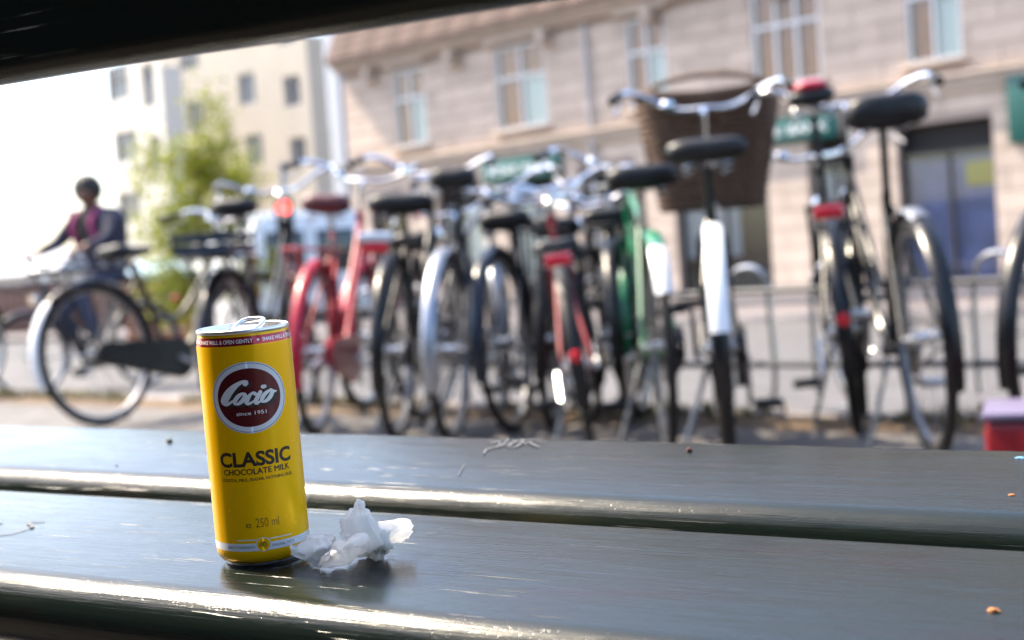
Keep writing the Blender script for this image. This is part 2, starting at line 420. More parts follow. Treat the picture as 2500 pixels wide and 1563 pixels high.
def fit(bm, cx, w, base, cap, capref=.72):
    """centre at cx with width w, baseline at base, capital height cap"""
    xs = [v.co.x for v in bm.verts]; a, b = min(xs), max(xs)
    for v in bm.verts: v.co = Vector((cx - w / 2 + (v.co.x - a) / (b - a) * w, base + v.co.y / capref * cap, 0))
    return bm
def can_text(body, cx, w, base, cap, material, bold=0., off=.06, name='lettering'):
    return tag(label_part(name, fit(text_bm(body, bold), cx, w, base, cap), material, off), kind='stuff')
def bold_text(body, cx, w, base, cap, material, d):
    b = MB()
    for k, (dx, dy) in enumerate(((0, 0), (-d, 0), (d, 0), (0, d * .6), (0, -d * .6))): b.bm(wrap_bm(fit(text_bm(body), cx + dx, w, base + dy, cap), .05 + .004 * k))
    me = bpy.data.meshes.new('lettering'); me.from_pydata(b.v, [], b.f); me.materials.append(material); b2 = bmesh.new(); b2.from_mesh(me)
    for f in b2.faces:
        c = f.calc_center_median()
        if f.normal.x * c.x + f.normal.y * c.y < 0: f.normal_flip()
    b2.to_mesh(me); b2.free(); return tag(link('lettering', me, can), kind='stuff')
def strip_bm(s0, s1, u0, u1, nu=4):
    bm = bmesh.new(); vs = [[bm.verts.new((s, u0 + (u1 - u0) * i / nu, 0)) for s in (s0, s1)] for i in range(nu + 1)]
    for i in range(nu): bm.faces.new((vs[i][0], vs[i][1], vs[i + 1][1], vs[i + 1][0]))
    return bm
def ellipse_bm(cx, cy, rx, ry, hx=0., hy=0., n=72):
    bm = bmesh.new(); o = [bm.verts.new((cx + rx * math.cos(2 * math.pi * i / n), cy + ry * math.sin(2 * math.pi * i / n), 0)) for i in range(n)]
    if hx:
        h = [bm.verts.new((cx + hx * math.cos(2 * math.pi * i / n), cy + hy * math.sin(2 * math.pi * i / n), 0)) for i in range(n)]
        for i in range(n): bm.faces.new((o[i], o[(i + 1) % n], h[(i + 1) % n], h[i]))
    else:
        bm.clear(); k = max(8, int(2 * rx / .6)); cols = []
        for i in range(k + 1):
            a = math.pi * (1 - i / k); x = cx + rx * math.cos(a); h = max(ry * math.sin(a), 1e-4); cols.append((bm.verts.new((x, cy - h, 0)), bm.verts.new((x, cy + h, 0))))
        for p, q in zip(cols, cols[1:]): bm.faces.new((p[0], q[0], q[1], p[1]))
    return bm
CIRC = 2 * math.pi * 26.6
label_part('warning_band', strip_bm(-CIRC / 2, CIRC / 2 - .01, 125.4, 130.2), M['print_red'], .03)
for k in range(-1, 3):
    s0 = -30.0 + 40.2 * k
    can_text('SHAKE WELL & OPEN GENTLY', s0 + 17.6, 34.6, 126.75, 2.15, M['print_white'], .015)
    label_part('lettering', ellipse_bm(s0 + 38.0, 127.8, .75, .72, n=20), M['print_white'], .06)
EC, EX, EY = 96.3, 22.2, 19.9
label_part('emblem_edge', ellipse_bm(0, EC, EX, EY), M['print_silver'], .03)
label_part('emblem_line', ellipse_bm(0, EC, EX * .975, EY * .975, EX * .955, EY * .955), M['print_blue'], .06)
label_part('emblem_disc', ellipse_bm(0, EC, EX * .835, EY * .82), M['print_maroon'], .06)
# script lettering, traced as strokes (x, y, width) in a 1512-unit square round the emblem
def tr(x, y):
    dx, dy = x - 742, y - 747; a = R_(5.7); x2 = dx * math.cos(a) - dy * math.sin(a); y2 = dx * math.sin(a) + dy * math.cos(a)
    p = x2 / 30.3; p = max(-24, min(24, p)); return 26.6 * math.asin(p / 26.6), EC - y2 / 30.3
def oval(cx, cy, rx, ry, sh, w0, w1, n=16):
    return [(cx + rx * math.cos(2 * math.pi * i / n) - sh * ry * math.sin(2 * math.pi * i / n), cy + ry * math.sin(2 * math.pi * i / n), w0 + (w1 - w0) * abs(math.cos(2 * math.pi * i / n))) for i in range(n + 1)]
STROKES = [
    [(672, 508, 92), (690, 492, 78), (640, 482, 56), (570, 512, 66), (480, 585, 100), (402, 680, 124), (352, 775, 128), (335, 835, 112), (372, 868, 72), (430, 842, 46), (490, 795, 34)],
    oval(588, 770, 62, 92, .62, 36, 72),
    [(655, 690, 50), (690, 730, 26), (720, 720, 20)],
    [(838, 685, 62), (812, 668, 52), (768, 685, 46), (718, 755, 76), (696, 820, 76), (722, 850, 54), (775, 832, 38), (830, 788, 26), (868, 742, 22)],
    [(922, 655, 66), (890, 715, 70), (852, 790, 74), (846, 832, 62), (880, 838, 46), (930, 800, 30), (965, 760, 24)],
    [(962, 566, 66), (992, 562, 62)],
    oval(1032, 728, 62, 92, .62, 36, 72),
    [(1090, 625, 50), (1128, 648, 58), (1160, 655, 40), (1192, 645, 12)],
]
def stroke_bm(pts, dx=0, dy=0):
    closed = abs(pts[0][0] - pts[-1][0]) < 1 and abs(pts[0][1] - pts[-1][1]) < 1 and len(pts) > 12
    sp = spline(pts, 4); bm = bmesh.new(); rows = []
    if not closed:   # round ends
        for end in (0, -1):
            x, y, w = sp[end]; o = [bm.verts.new((*tr(x + dx + w / 2 * math.cos(2 * math.pi * i / 18), y + dy + w / 2 * math.sin(2 * math.pi * i / 18)), 0)) for i in range(18)]; bm.faces.new(o)
    for i, (x, y, w) in enumerate(sp):
        a = sp[max(i - 1, 0)]; c = sp[min(i + 1, len(sp) - 1)]
        if closed and i in (0, len(sp) - 1): a = sp[-2]; c = sp[1]
        t = Vector((c[0] - a[0], c[1] - a[1])); t = t.normalized() if t.length > 1e-6 else Vector((1, 0))
        rows.append((bm.verts.new((*tr(x + dx - t.y * w / 2, y + dy + t.x * w / 2), 0)), bm.verts.new((*tr(x + dx + t.y * w / 2, y + dy - t.x * w / 2), 0))))
    for a, b in zip(rows, rows[1:]): bm.faces.new((a[0], a[1], b[1], b[0]))
    bmesh.ops.triangulate(bm, faces=bm.faces[:]); return bm
def stroke_part(name, material, off0, shifts):
    b = MB(); k = 0
    for dx, dy in shifts:
        for s_ in STROKES:
            bm = wrap_bm(stroke_bm(s_, dx, dy), off0 + .0018 * k); k += 1; b.bm(bm)
    me = bpy.data.meshes.new(name); me.from_pydata(b.v, [], b.f); me.materials.append(material)
    b2 = bmesh.new(); b2.from_mesh(me)
    for f in b2.faces:
        c = f.calc_center_median()
        if f.normal.x * c.x + f.normal.y * c.y < 0: f.normal_flip()
    b2.to_mesh(me); b2.free(); return link(name, me, can)
stroke_part('logo_shadow', M['print_black'], .09, [(d * 50, d * 40) for d in (1, .75, .5, .25)])
stroke_part('logo_lettering', M['print_white'], .17, [(0, 0)])
can_text('since 1951', .4, 16.6, EC - 9.6, 2.1, M['print_white'], .006, .09)
can_text('CLASSIC', .3, 43.0, 58.3, 7.9, M['print_black'], .036)
bold_text('CHOCOLATE MILK', .4, 39.2, 53.5, 3.35, M['print_black'], .13)
bold_text('COCOA, MILK, SUGAR. NOTHING ELSE.', .8, 42.2, 49.8, 1.75, M['print_black'], .06)
can_text('e', -7.2, 3.1, 23.4, 4.0, M['print_black'], -.008)
can_text('250 ml', 3.4, 13.0, 23.4, 5.3, M['print_black'], -.010)
label_part('foot_band', strip_bm(-CIRC / 2, CIRC / 2 - .01, 10.2, 14.5), M['print_silver'], .03)
for a, b_ in ((-15, -3.4), (3.4, 17)): label_part('fine_line', strip_bm(a, b_, 16.2, 16.75, 1), M['print_silver'], .03)
label_part('bean_badge', ellipse_bm(0, 13.6, 4.1, 4.0, n=40), M['print_silver'], .06)
label_part('bean_badge', ellipse_bm(0, 13.6, 3.7, 3.6, n=40), M['yellow'], .09)
def leaf_bm(cx, cy, L, w, ang):
    bm = bmesh.new(); n = 10; pts = []
    for i in range(n + 1): t = i / n; pts.append((L * (t - .5), w * math.sin(math.pi * t) ** .8))
    for i in range(n - 1, 0, -1): t = i / n; pts.append((L * (t - .5), -w * math.sin(math.pi * t) ** .8))
    ca, sa = math.cos(ang), math.sin(ang); bm.faces.new([bm.verts.new((cx + x * ca - y * sa, cy + x * sa + y * ca, 0)) for x, y in pts]); bmesh.ops.triangulate(bm, faces=bm.faces[:]); return bm
label_part('bean_mark', leaf_bm(-.9, 13.9, 4.2, .9, R_(38)), M['print_black'], .12)
label_part('bean_mark', leaf_bm(-.9, 13.9, 3.2, .35, R_(38)), M['yellow'], .15)
label_part('bean_mark', leaf_bm(.9, 13.3, 3.8, 1.15, R_(75)), M['print_black'], .12)
label_part('bean_mark', leaf_bm(.9, 13.3, 3.2, .8, R_(75)), M['yellow'], .15)
for d in (-.35, .1, .5): label_part('bean_mark', leaf_bm(.9 + d, 13.3, 2.4, .09, R_(78)), M['print_black'], .18)
can_text('QUALITY INGREDIENTS', -13.4, 17.6, 11.7, 1.5, M['print_black'], 0)
can_text('ORIGINAL TASTE', 11.6, 14.0, 11.7, 1.5, M['print_black'], 0)

# ------------------------------------------------------------------ crumpled tissue
def tissue_mat():
    m = bpy.data.materials.new('tissue_paper'); m.use_nodes = True; t = m.node_tree; b = t.nodes['Principled BSDF']; L = t.links.new
    b.inputs['Base Color'].default_value = (.95, .94, .92, 1); b.inputs['Roughness'].default_value = .85; b.inputs['Specular IOR Level'].default_value = .15
    b.inputs['Subsurface Weight'].default_value = .0; b.inputs['Subsurface Radius'].default_value = (.003, .003, .003); b.inputs['Subsurface Scale'].default_value = 1.0
    tc = t.nodes.new('ShaderNodeTexCoord'); n = t.nodes.new('ShaderNodeTexNoise'); n.inputs['Scale'].default_value = 260; n.inputs['Detail'].default_value = 6
    L(tc.outputs['Object'], n.inputs['Vector']); vo = t.nodes.new('ShaderNodeTexVoronoi'); vo.feature = 'DISTANCE_TO_EDGE'; vo.inputs['Scale'].default_value = 120
    wv = t.nodes.new('ShaderNodeVectorMath'); wv.operation = 'MULTIPLY_ADD'; wv.inputs[1].default_value = (.012, .012, .012); L(n.outputs['Color'], wv.inputs[0]); L(tc.outputs['Object'], wv.inputs[2]); L(wv.outputs[0], vo.inputs['Vector'])
    ad = t.nodes.new('ShaderNodeMath'); ad.operation = 'MULTIPLY_ADD'; ad.inputs[1].default_value = 1.6; L(vo.outputs['Distance'], ad.inputs[0]); L(n.outputs['Fac'], ad.inputs[2])
    bp = t.nodes.new('ShaderNodeBump'); bp.inputs['Strength'].default_value = .5; bp.inputs['Distance'].default_value = .0012
    L(ad.outputs[0], bp.inputs['Height']); L(bp.outputs[0], b.inputs['Normal'])
    tr_ = t.nodes.new('ShaderNodeBsdfTranslucent'); tr_.inputs[0].default_value = (.95, .94, .92, 1); mx = t.nodes.new('ShaderNodeMixShader'); mx.inputs[0].default_value = .62
    L(b.outputs[0], mx.inputs[1]); L(tr_.outputs[0], mx.inputs[2]); L(mx.outputs[0], t.nodes['Material Output'].inputs[0]); return m
M['tissue'] = tissue_mat()
def tis(x, y, h):
    """bench coordinates of the point seen at (x, y) standing h above the seat"""
    r = BINV.to_3x3() @ ray(x, y); c = BINV @ CAM; t = (h - c.z) / r.z; return c + r * t
def make_tissue():
    """thin creased paper: two open leaves and a gathered middle with a short twist at the right"""
    tb_ = MB()
    def crease(p, k=1.):
        q = p + Vector((noise.noise(p * 60), noise.noise(p * 60 + Vector((7, 0, 0))), noise.noise(p * 60 + Vector((0, 5, 0))))) * .005
        rg = lambda f, e, g: (1 - min(1, abs(noise.noise(q * f + Vector((f, 0, 0)))) * e)) ** g
        return (rg(62, 3.2, 1.5) * .0024 + rg(125, 3., 1.5) * .0012 + rg(260, 2.6, 1.5) * .0004 - .0012) * k
    def leaf(rows, k=1., n=9):
        g = [spline([(*tis(*c),) for c in r], n) for r in rows]
        cols = list(zip(*g)); cols = [spline(list(c), n) for c in cols]; w = len(cols[0]); vs = []
        for a, c in enumerate(cols):
            for b_, p in enumerate(c):
                p = Vector(p); u = Vector(cols[min(a + 1, len(cols) - 1)][b_]) - Vector(cols[max(a - 1, 0)][b_]); v = Vector(c[min(b_ + 1, w - 1)]) - Vector(c[max(b_ - 1, 0)])
                nn = u.cross(v); nn = nn.normalized() if nn.length > 1e-12 else Vector((0, 0, 1))
                edge = .0008 * noise.noise(p * 300) if a in (0, len(cols) - 1) or b_ in (0, w - 1) else 0
                p = p + nn * crease(p, k) + Vector((edge, edge, edge)); p.z = max(.0007, p.z); vs.append(p)
        tb_.add(vs, [(x * w + y, (x + 1) * w + y, (x + 1) * w + y + 1, x * w + y + 1) for x in range(len(cols) - 1) for y in range(w - 1)])
    def gather(levels, k=1., n=8, m=64, folds=7, fa=.12, flat=.8):
        sp = spline([(*tis(x, y, h), r) for x, y, h, r in levels], n); rings = []
        for a, (x, y, z, r) in enumerate(sp):
            c = Vector((x, y, z)); t = Vector(sp[min(a + 1, len(sp) - 1)][:3]) - Vector(sp[max(a - 1, 0)][:3]); t.normalize()
            e1 = (Vector((1, 0, 0)) if abs(t.x) < .7 else Vector((0, 0, 1))); e1 = (e1 - t * e1.dot(t)).normalized(); e2 = t.cross(e1); rg = []
            for b_ in range(m):
                th = 2 * math.pi * b_ / m; f = 1 + fa * (1 - 2 * abs(math.sin(th * folds / 2 + a * .06))) + .1 * math.sin(2 * th + a * .15)
                d = e1 * math.cos(th) + e2 * math.sin(th) * flat; p = c + d * max(r, .0004) * f; p = p + d * crease(p, k); p.z = max(.0006, p.z); rg.append(p)
            rings.append(rg)
        tb_.loft(rings)
    leaf([[(716, 1334, .012), (755, 1306, .020), (790, 1300, .021), (826, 1318, .017)], [(707, 1343, .008), (748, 1335, .010), (788, 1332, .010), (818, 1334, .013)],
          [(710, 1356, .005), (750, 1358, .004), (780, 1362, .004), (808, 1348, .012)], [(735, 1369, .0015), (752, 1372, .002), (771, 1385, .001), (797, 1357, .012)]], 1.35)
    leaf([[(770, 1383, .002), (796, 1356, .012), (822, 1325, .018), (852, 1306, .021), (884, 1298, .022)], [(774, 1385, .003), (810, 1360, .014), (840, 1337, .019), (868, 1325, .021), (896, 1312, .020)],
          [(782, 1386, .002), (824, 1371, .009), (854, 1357, .012), (878, 1344, .013), (902, 1332, .012)], [(790, 1386, .001), (830, 1378, .002), (862, 1368, .003), (886, 1355, .004), (904, 1344, .005)]], 1.35)
    gather([(893, 1338, .005, .008), (888, 1318, .012, .0112), (881, 1296, .019, .0112), (877, 1276, .025, .0098), (876, 1258, .029, .0062), (876, 1246, .032, .0036), (877, 1236, .0345, .0032), (878, 1228, .0365, .0030), (878, 1225, .0375, .0012)], .9, fa=.10)
    gather([(896, 1340, .004, .005), (912, 1334, .007, .0072), (924, 1322, .011, .0072), (928, 1306, .014, .005), (926, 1296, .016, .002)], 1.2, fa=.16, folds=9)
    gather([(905, 1318, .013, .004), (930, 1308, .013, .0068), (958, 1300, .013, .0072), (980, 1296, .013, .0066), (995, 1294, .0125, .005), (1002, 1293, .012, .0018)], 1., fa=.12, folds=6, flat=.85)
    return tb_.build('crumpled_tissue', M['tissue'], None, 0)
tissue = make_tissue(); tissue.data.shade_smooth()
tissue.matrix_world = BENCH
tag(tissue, 'crumpled white paper tissue lying beside the yellow can', 'tissue')

# crumbs on the bench
M['seed'] = mat('dark_seed', (.02, .03, .01), .6)
M['crumb'] = mat('bread_crumb', (.3, .12, .04), .8, bump=.4, bscale=300)
M['redcrumb'] = mat('red_bud', (.08, .015, .012), .6)
M['bluechip'] = mat('blue_paint_chip', (.1, .3, .6), .5)
def crumb(name, x, y, size, material, label, cat, flat=.6):
    bm = bmesh.new(); bmesh.ops.create_icosphere(bm, subdivisions=3, radius=1); sd_ = random.random() * 20
    for v in bm.verts:
        e = 1 + .45 * noise.noise(v.co * 1.3 + Vector((sd_, 0, 0))) + .2 * noise.noise(v.co * 3 + Vector((0, sd_, 0)))
        v.co = Vector((v.co.x * size * e, v.co.y * size * .7 * e, v.co.z * size * flat * e))
    o = MB().bm(bm).build(name, material, None, 50); p = on_seat(x, y); o.matrix_world = BENCH @ Matrix.Translation((p.x, p.y, size * flat * .5)); tag(o, label, cat)
crumb('seed', 414, 1079, .0030, M['seed'], 'dark green seed on the far bench plank left of the can', 'seed', .75)
crumb('seed_husk', 285, 1138, .0011, M['seed'], 'tiny dark husk at the rounded edge of the far plank left of the can', 'seed')
crumb('bread_crumb', 2425, 1493, .0029, M['crumb'], 'small orange brown crumb on the near plank at lower right', 'crumb', .4)
crumb('bud', 1683, 1102, .0023, M['redcrumb'], 'small dark red bud on the far plank right of the scratched scribble', 'bud', .8)
crumb('husk', 2470, 1210, .0019, M['crumb'], 'brown husk on the far plank near the right edge of the photo', 'husk', .4)
crumb('paint_chip', 2492, 1118, .003, M['bluechip'], 'light blue paint chip at the far right edge of the far plank', 'paint chip', .15)

# ------------------------------------------------------------------ bicycles
CIRC8 = lambda r, n=8: [(r * math.cos(2 * math.pi * i / n), r * math.sin(2 * math.pi * i / n)) for i in range(n)]
_wheel = {}
def wheel_meshes(r, rimmat, tr_=.019):
    key = (r, rimmat, tr_)
    if key not in _wheel:
        tyre = MB().arc((0, 0, 0), r - tr_, 0, 360, 44, CIRC8(tr_), True).mesh('tyre', M['rubber'])
        rm = MB().arc((0, 0, 0), r - tr_ * 2.1 - .004, 0, 360, 44, [(-.008, -.008), (-.008, .008), (.006, .0135), (.006, -.0135)], True).mesh('rim', M[rimmat])
        sp = MB(); rr = r - tr_ * 2.1 - .008
        for i in range(32):
            a = 2 * math.pi * i / 32; side = 1 if i % 2 else -1; off = (1 if (i // 2) % 2 else -1) * R_(55)
            sp.tube([(.022 * math.cos(a + off), side * .03, .022 * math.sin(a + off)), (rr * math.cos(a), 0, rr * math.sin(a))], .0011, 4)
        sp = sp.mesh('spokes', M['spoke'])
        hb = MB().lathe([(.001, -.06), (.008, -.06), (.008, -.038), (.028, -.036), (.028, -.03), (.016, -.025), (.016, .025), (.028, .03), (.028, .036), (.008, .038), (.008, .06), (.001, .06)], 16, Matrix.Rotation(math.pi / 2, 4, 'X')).mesh('hub', M['steel'])
        _wheel[key] = (tyre, rm, sp, hb)
    return _wheel[key]
def bicycle(label, rear, heading, lean=0., steer=0., frame='step', color='black', guard=None, tail=None, saddle='leather', saddle_h=.94, bars='chrome', bar_type='swept', scale=1., case='black', carrier=True, basket=None, crate=None, front_guard=True, reflector=True, stand=True, crank=20., bar_h=1.08, lock=False, name='bicycle', group='bicycles parked in a row along the kerb', cover=None, rim='rim', pedal='blackpl', saddle_w=.92, tr_=.0165, tail_from=150, tail_to=200, lamp_strip=False, guard_to=200, saddle_t=1.):
    root = empty(name, label, 'bicycle', group)
    ang = R_(90 - heading)
    root.matrix_world = Matrix.Translation(rear) @ Matrix.Rotation(ang, 4, 'Z') @ Matrix.Rotation(R_(lean), 4, 'X') @ Matrix.Scale(scale, 4)
    fm = M[color]; gm = M[guard or color]; r = .345; H0 = Vector((0, 0, r)); BBp = Vector((.455, 0, .285)); ST = Vector((.30, 0, .78)); FH = Vector((1.09, 0, r))
    HT = Vector((.905, 0, .93)); HB = Vector((.955, 0, .735))
    axis = (HT - HB).normalized(); STEER = Matrix.Translation(HB) @ Matrix.Rotation(R_(steer), 4, axis) @ Matrix.Translation(-HB)
    def wheel(nm, c, Mx=None):
        ty, rm, sp, hb = wheel_meshes(r, rim, tr_); w = link(nm, rm, root); w.matrix_local = (Mx or Matrix()) @ Matrix.Translation(c) @ Matrix.Rotation(random.uniform(0, 3), 4, 'Y')
        for n_, me in (('tyre', ty), ('spokes', sp), ('hub', hb)): link(n_, me, w)
    wheel('rear_wheel', H0); wheel('front_wheel', FH, STEER)
    # frame
    b = MB(); b.tube([BBp, ST], .0155); b.tube([HB + axis * -.02, HT + axis * .01], .019)
    if frame == 'diamond':
        b.tube([ST + Vector((.005, 0, -.03)), HT + Vector((.005, 0, -.03))], .0135); b.tube([HB + Vector((-.005, 0, .03)), BBp], .016)
    else:
        b.tube(spline([HB + Vector((0, 0, .04)), Vector((.82, 0, .62)), Vector((.62, 0, .36)), BBp], 5), .0165)
        b.tube(spline([HT + Vector((.01, 0, -.05)), Vector((.80, 0, .74)), Vector((.56, 0, .50)), Vector((.385, 0, .50))], 5), .0145)
    for sy in (-1, 1):
        b.tube([BBp + Vector((-.02, sy * .03, 0)), H0 + Vector((0, sy * .058, 0))], .009); b.tube([ST + Vector((.01, sy * .014, -.05)), H0 + Vector((0, sy * .058, 0))], .0078)
    b.tube([BBp + Vector((0, -.036, 0)), BBp + Vector((0, .036, 0))], .022)
    b.build('frame', fm, root)
    fk = MB()
    for sy in (-1, 1):
        fk.tube([STEER @ p for p in (HB + Vector((.004, sy * .02, -.02)), HB + Vector((.01, sy * .045, -.06)), HB + Vector((.055, sy * .052, -.25)), FH + Vector((0, sy * .056, 0)))], [.012, .0125, .011, .008])
    fk.build('fork', fm, root)
    # handlebar
    sb = ST + Vector((-.045, 0, saddle_h - .07 - ST.z))
    up_ = bar_h - 1.08; top = HT + axis * .02 + Vector((-.01, 0, .09 + up_))
    MB().tube([HT, STEER @ top, STEER @ (top + Vector((.04, 0, .02)))], .012).build('stem', M['chrome'], root)
    c0 = top + Vector((.04, 0, .02))
    if bar_type == 'swept':
        half = [(0, 0, 0), (.01, .08, 0), (.03, .15, .025), (.03, .21, .06), (-.02, .265, .075), (-.10, .295, .06), (-.20, .305, .035)]; g0 = 4
    elif bar_type == 'flat':
        half = [(0, 0, 0), (0, .1, .005), (-.005, .2, .01), (-.03, .29, .01)]; g0 = 2
    else:
        half = [(0, 0, 0), (.01, .1, 0), (.05, .2, .03), (.02, .27, .05), (-.08, .3, .04), (-.16, .3, .02)]; g0 = 4
    L_ = [tuple(c0 + Vector((x, -y, z))) for x, y, z in half[:0:-1]]; Rr = [tuple(c0 + Vector((x, y, z))) for x, y, z in half]
    hb = MB().tube([STEER @ Vector(p) for p in spline(L_ + Rr, 5)], .0115).build('handlebar', M[bars], root)
    for sy in (-1, 1):
        gp = [STEER @ (c0 + Vector((x, sy * y, z))) for x, y, z in half[-2:]]; d = (gp[1] - gp[0]).normalized(); gp = [gp[1] - d * .115, gp[1] + d * .012]
        MB().tube(gp, .0165, 10).build('grip', M['blackpl'], hb)
        lv = [gp[0] + Vector((.03, 0, -.01)), gp[0] + Vector((.03, 0, -.035)), gp[1] + Vector((.02, 0, -.05))]
        MB().tube(lv, .006, 6).build('brake_lever', M['steel'], hb)
    MB().lathe([(.001, .022), (.02, .02), (.028, .008), (.028, 0), (.001, 0)], 16, STEER @ Matrix.Translation(c0 + Vector((.01, .13, .02)))).build('bell', M['chrome'], hb)
    # saddle
    MB().tube([ST + Vector((.01, 0, -.06)), sb], .0128).build('seat_post', M['chrome' if color in ('red', 'green') else 'blackpl'], root)
    rings = []
    for x, w, zt, zb_ in ((-.135, .03, -.004, -.03), (-.13, .085, .008, -.05), (-.105, .112, .016, -.062), (-.06, .11, .016, -.062), (-.01, .075, .008, -.05), (.04, .042, .003, -.045), (.10, .028, .003, -.04), (.145, .02, 0, -.034), (.152, .008, -.008, -.022)):
        w *= saddle_w; zb_ *= saddle_t * 1.1; rg = []
        for i in range(14):
            a = 2 * math.pi * i / 14; cz = (zt + zb_) / 2; hz = (zt - zb_) / 2; sa = math.sin(a); ca = math.cos(a)
            z = cz + hz * math.copysign(abs(sa) ** .6, sa); y = w * math.copysign(abs(ca) ** .75, ca)
            dip = -.012 * math.exp(-(y / .03) ** 2) if (sa > 0 and x < 0) else 0
            rg.append(sb + Vector((x + .01, y, .07 + z + dip)))
        rings.append(rg)
    sd_ = MB().loft(rings).build('saddle', M[saddle], root, 60)
    un = MB()
    for sy in (-1, 1):
        un.tube([sb + Vector((.12, sy * .008, .035)), sb + Vector((0, sy * .02, 0)), sb + Vector((-.09, sy * .05, .015))], .0045, 6)
        hel = [sb + Vector((-.085 + .016 * math.cos(t), sy * .058 + .016 * math.sin(t), -.028 + .0032 * t)) for t in [i * .7 for i in range(24)]]
        un.tube(hel, .0032, 5)
    un.build('springs', M['steel'], sd_)
    if cover: 
        cv = MB(); cv.loft([[sb + Vector((x, w * math.cos(2 * math.pi * i / 12), .07 + .022 + h_ * math.sin(2 * math.pi * i / 12))) for i in range(12)] for x, w, h_ in ((-.12, .03, .01), (-.09, .06, .022), (-.03, .06, .024), (.04, .04, .018), (.1, .015, .008))])
        cv.build('saddle_cover', M[cover], sd_, 60)
    # mudguards
    gs = [(.004, -.026), (.011, -.017), (.015, 0), (.011, .017), (.004, .026), (.001, .026), (.008, .016), (.0115, 0), (.008, -.016), (.001, -.026)]
    a1 = guard_to
    rg = MB().arc(H0, r + .012, 5, a1, 30, gs).build('rear_mudguard', gm, root)
    if tail: MB().arc(H0, r + .015, tail_from, tail_to, 14, [(a * 1.05, c * 1.07) for a, c in gs]).build('mudguard_tail', M[tail], rg)
    st_ = MB()
    for sy in (-1, 1): st_.tube([H0 + Vector((0, sy * .06, 0)), H0 + Vector(((r + .015) * math.cos(R_(178)), sy * .031, (r + .015) * math.sin(R_(178))))], .0025, 5)
    st_.build('mudguard_stay', M['steel'], rg)
    if front_guard:
        o = MB().arc(FH, r + .012, 20, 205, 26, gs).build('front_mudguard', gm, root); o.matrix_local = STEER
    if reflector and not lamp_strip:
        a = R_(172); p = H0 + Vector(((r + .032) * math.cos(a), 0, (r + .032) * math.sin(a)))
        MB().lathe([(.001, .018), (.018, .016), (.022, .006), (.022, 0), (.001, 0)], 16, Matrix.Translation(p) @ Matrix.Rotation(R_(-90), 4, 'Y')).build('rear_reflector', M['reflector'], rg)
    # carrier
    if carrier:
        cb = MB(); z = .755
        cb.tube([(.22, -.06, z), (-.30, -.065, z), (-.33, 0, z), (-.30, .065, z), (.22, .06, z)], .006, 6)
        for x in (-.22, -.1, .03): cb.tube([(x, -.062, z), (x, .062, z)], .005, 6)
        cb.tube([(.2, 0, z), (-.32, 0, z)], .005, 6)
        for sy in (-1, 1):
            for x in (-.26, -.06): cb.tube([(x, sy * .064, z), (0, sy * .062, r)], .0055, 6)
        ca = cb.build('carrier', M['blackpl'] if color not in ('red',) else M['red'], root)
        if lamp_strip: MB().bbox(-.356, -.33, -.062, .062, z - .004, z + .03, .008).build('reflective_strip', M['tailstrip'], ca)
        if reflector: MB().bbox(-.352, -.336, -.045, .045, z - .045, z - .005, .006).build('rear_lamp', M['reflector'], ca)
    if crate:
        cr = MB(); x0, x1, y0, y1, z0, z1 = -.28, .05, -.12, .12, .765, .86
        cr.box(x0, x1, y0, y1, z0, z0 + .012)
        for k in range(2):
            za, zb_ = z0 + .012 + k * .045, z0 + .04 + k * .045
            cr.box(x0, x0 + .01, y0, y1, za, zb_); cr.box(x1 - .01, x1, y0, y1, za, zb_); cr.box(x0 + .011, x1 - .011, y0, y0 + .01, za, zb_); cr.box(x0 + .011, x1 - .011, y1 - .01, y1, za, zb_)
        for x in (x0 - .003, x1 - .009):
            for y in (y0 - .003, y1 - .009): cr.box(x, x + .012, y, y + .012, z0 + .014, z1 + .004)
        cr.build('crate', M[crate], root)
    # drive
    if case:
        n = 14; poly = []
        for i in range(n + 1): a = R_(-90 + 180 * i / n); poly.append((BBp.x + .105 * math.cos(a), BBp.z + .105 * math.sin(a)))
        for i in range(n + 1): a = R_(90 + 180 * i / n); poly.append((0 + .055 * math.cos(a), r + .055 * math.sin(a)))
        MB().prism(poly, -.075, -.045).build('chain_case', M[case], root, 30)
    else:
        cc = MB(); cc.lathe([(.001, -.003), (.088, -.003), (.088, .003), (.001, .003)], 28, Matrix.Translation(BBp + Vector((0, -.05, 0))) @ Matrix.Rotation(math.pi / 2, 4, 'X'))
        cc.tube([BBp + Vector((0, -.05, .086)), H0 + Vector((0, -.05, .035))], .004, 5); cc.tube([BBp + Vector((0, -.05, -.086)), H0 + Vector((0, -.05, -.035))], .004, 5)
        cc.build('chain', M['rust'], root)
    for sgn in (-1, 1):
        a = R_(crank + (0 if sgn < 0 else 180)); e = BBp + Vector((.17 * math.cos(a), sgn * .085, .17 * math.sin(a)))
        ck = MB().tube([BBp + Vector((0, sgn * .06, 0)), BBp + Vector((0, sgn * .082, 0)), e], [.012, .011, .009], 8).build('crank', M['steel'], root)
        MB().bbox(e.x - .045, e.x + .045, *(sorted((e.y + sgn * .012, e.y + sgn * .108))), e.z - .014, e.z + .014, .007).build('pedal', M[pedal], ck)
    if stand: MB().tube([(.32, .045, .27), (.25, .14, .008)], .009, 6).build('kickstand', M['spoke'], root)
    hl = STEER @ (HB + Vector((.055, 0, .06)))
    MB().lathe([(.001, -.05), (.02, -.045), (.034, -.01), (.036, .01), (.036, .018), (.001, .018)], 18, Matrix.Translation(hl) @ Matrix.Rotation(R_(90), 4, 'Y')).build('headlamp', M['chrome'], root)
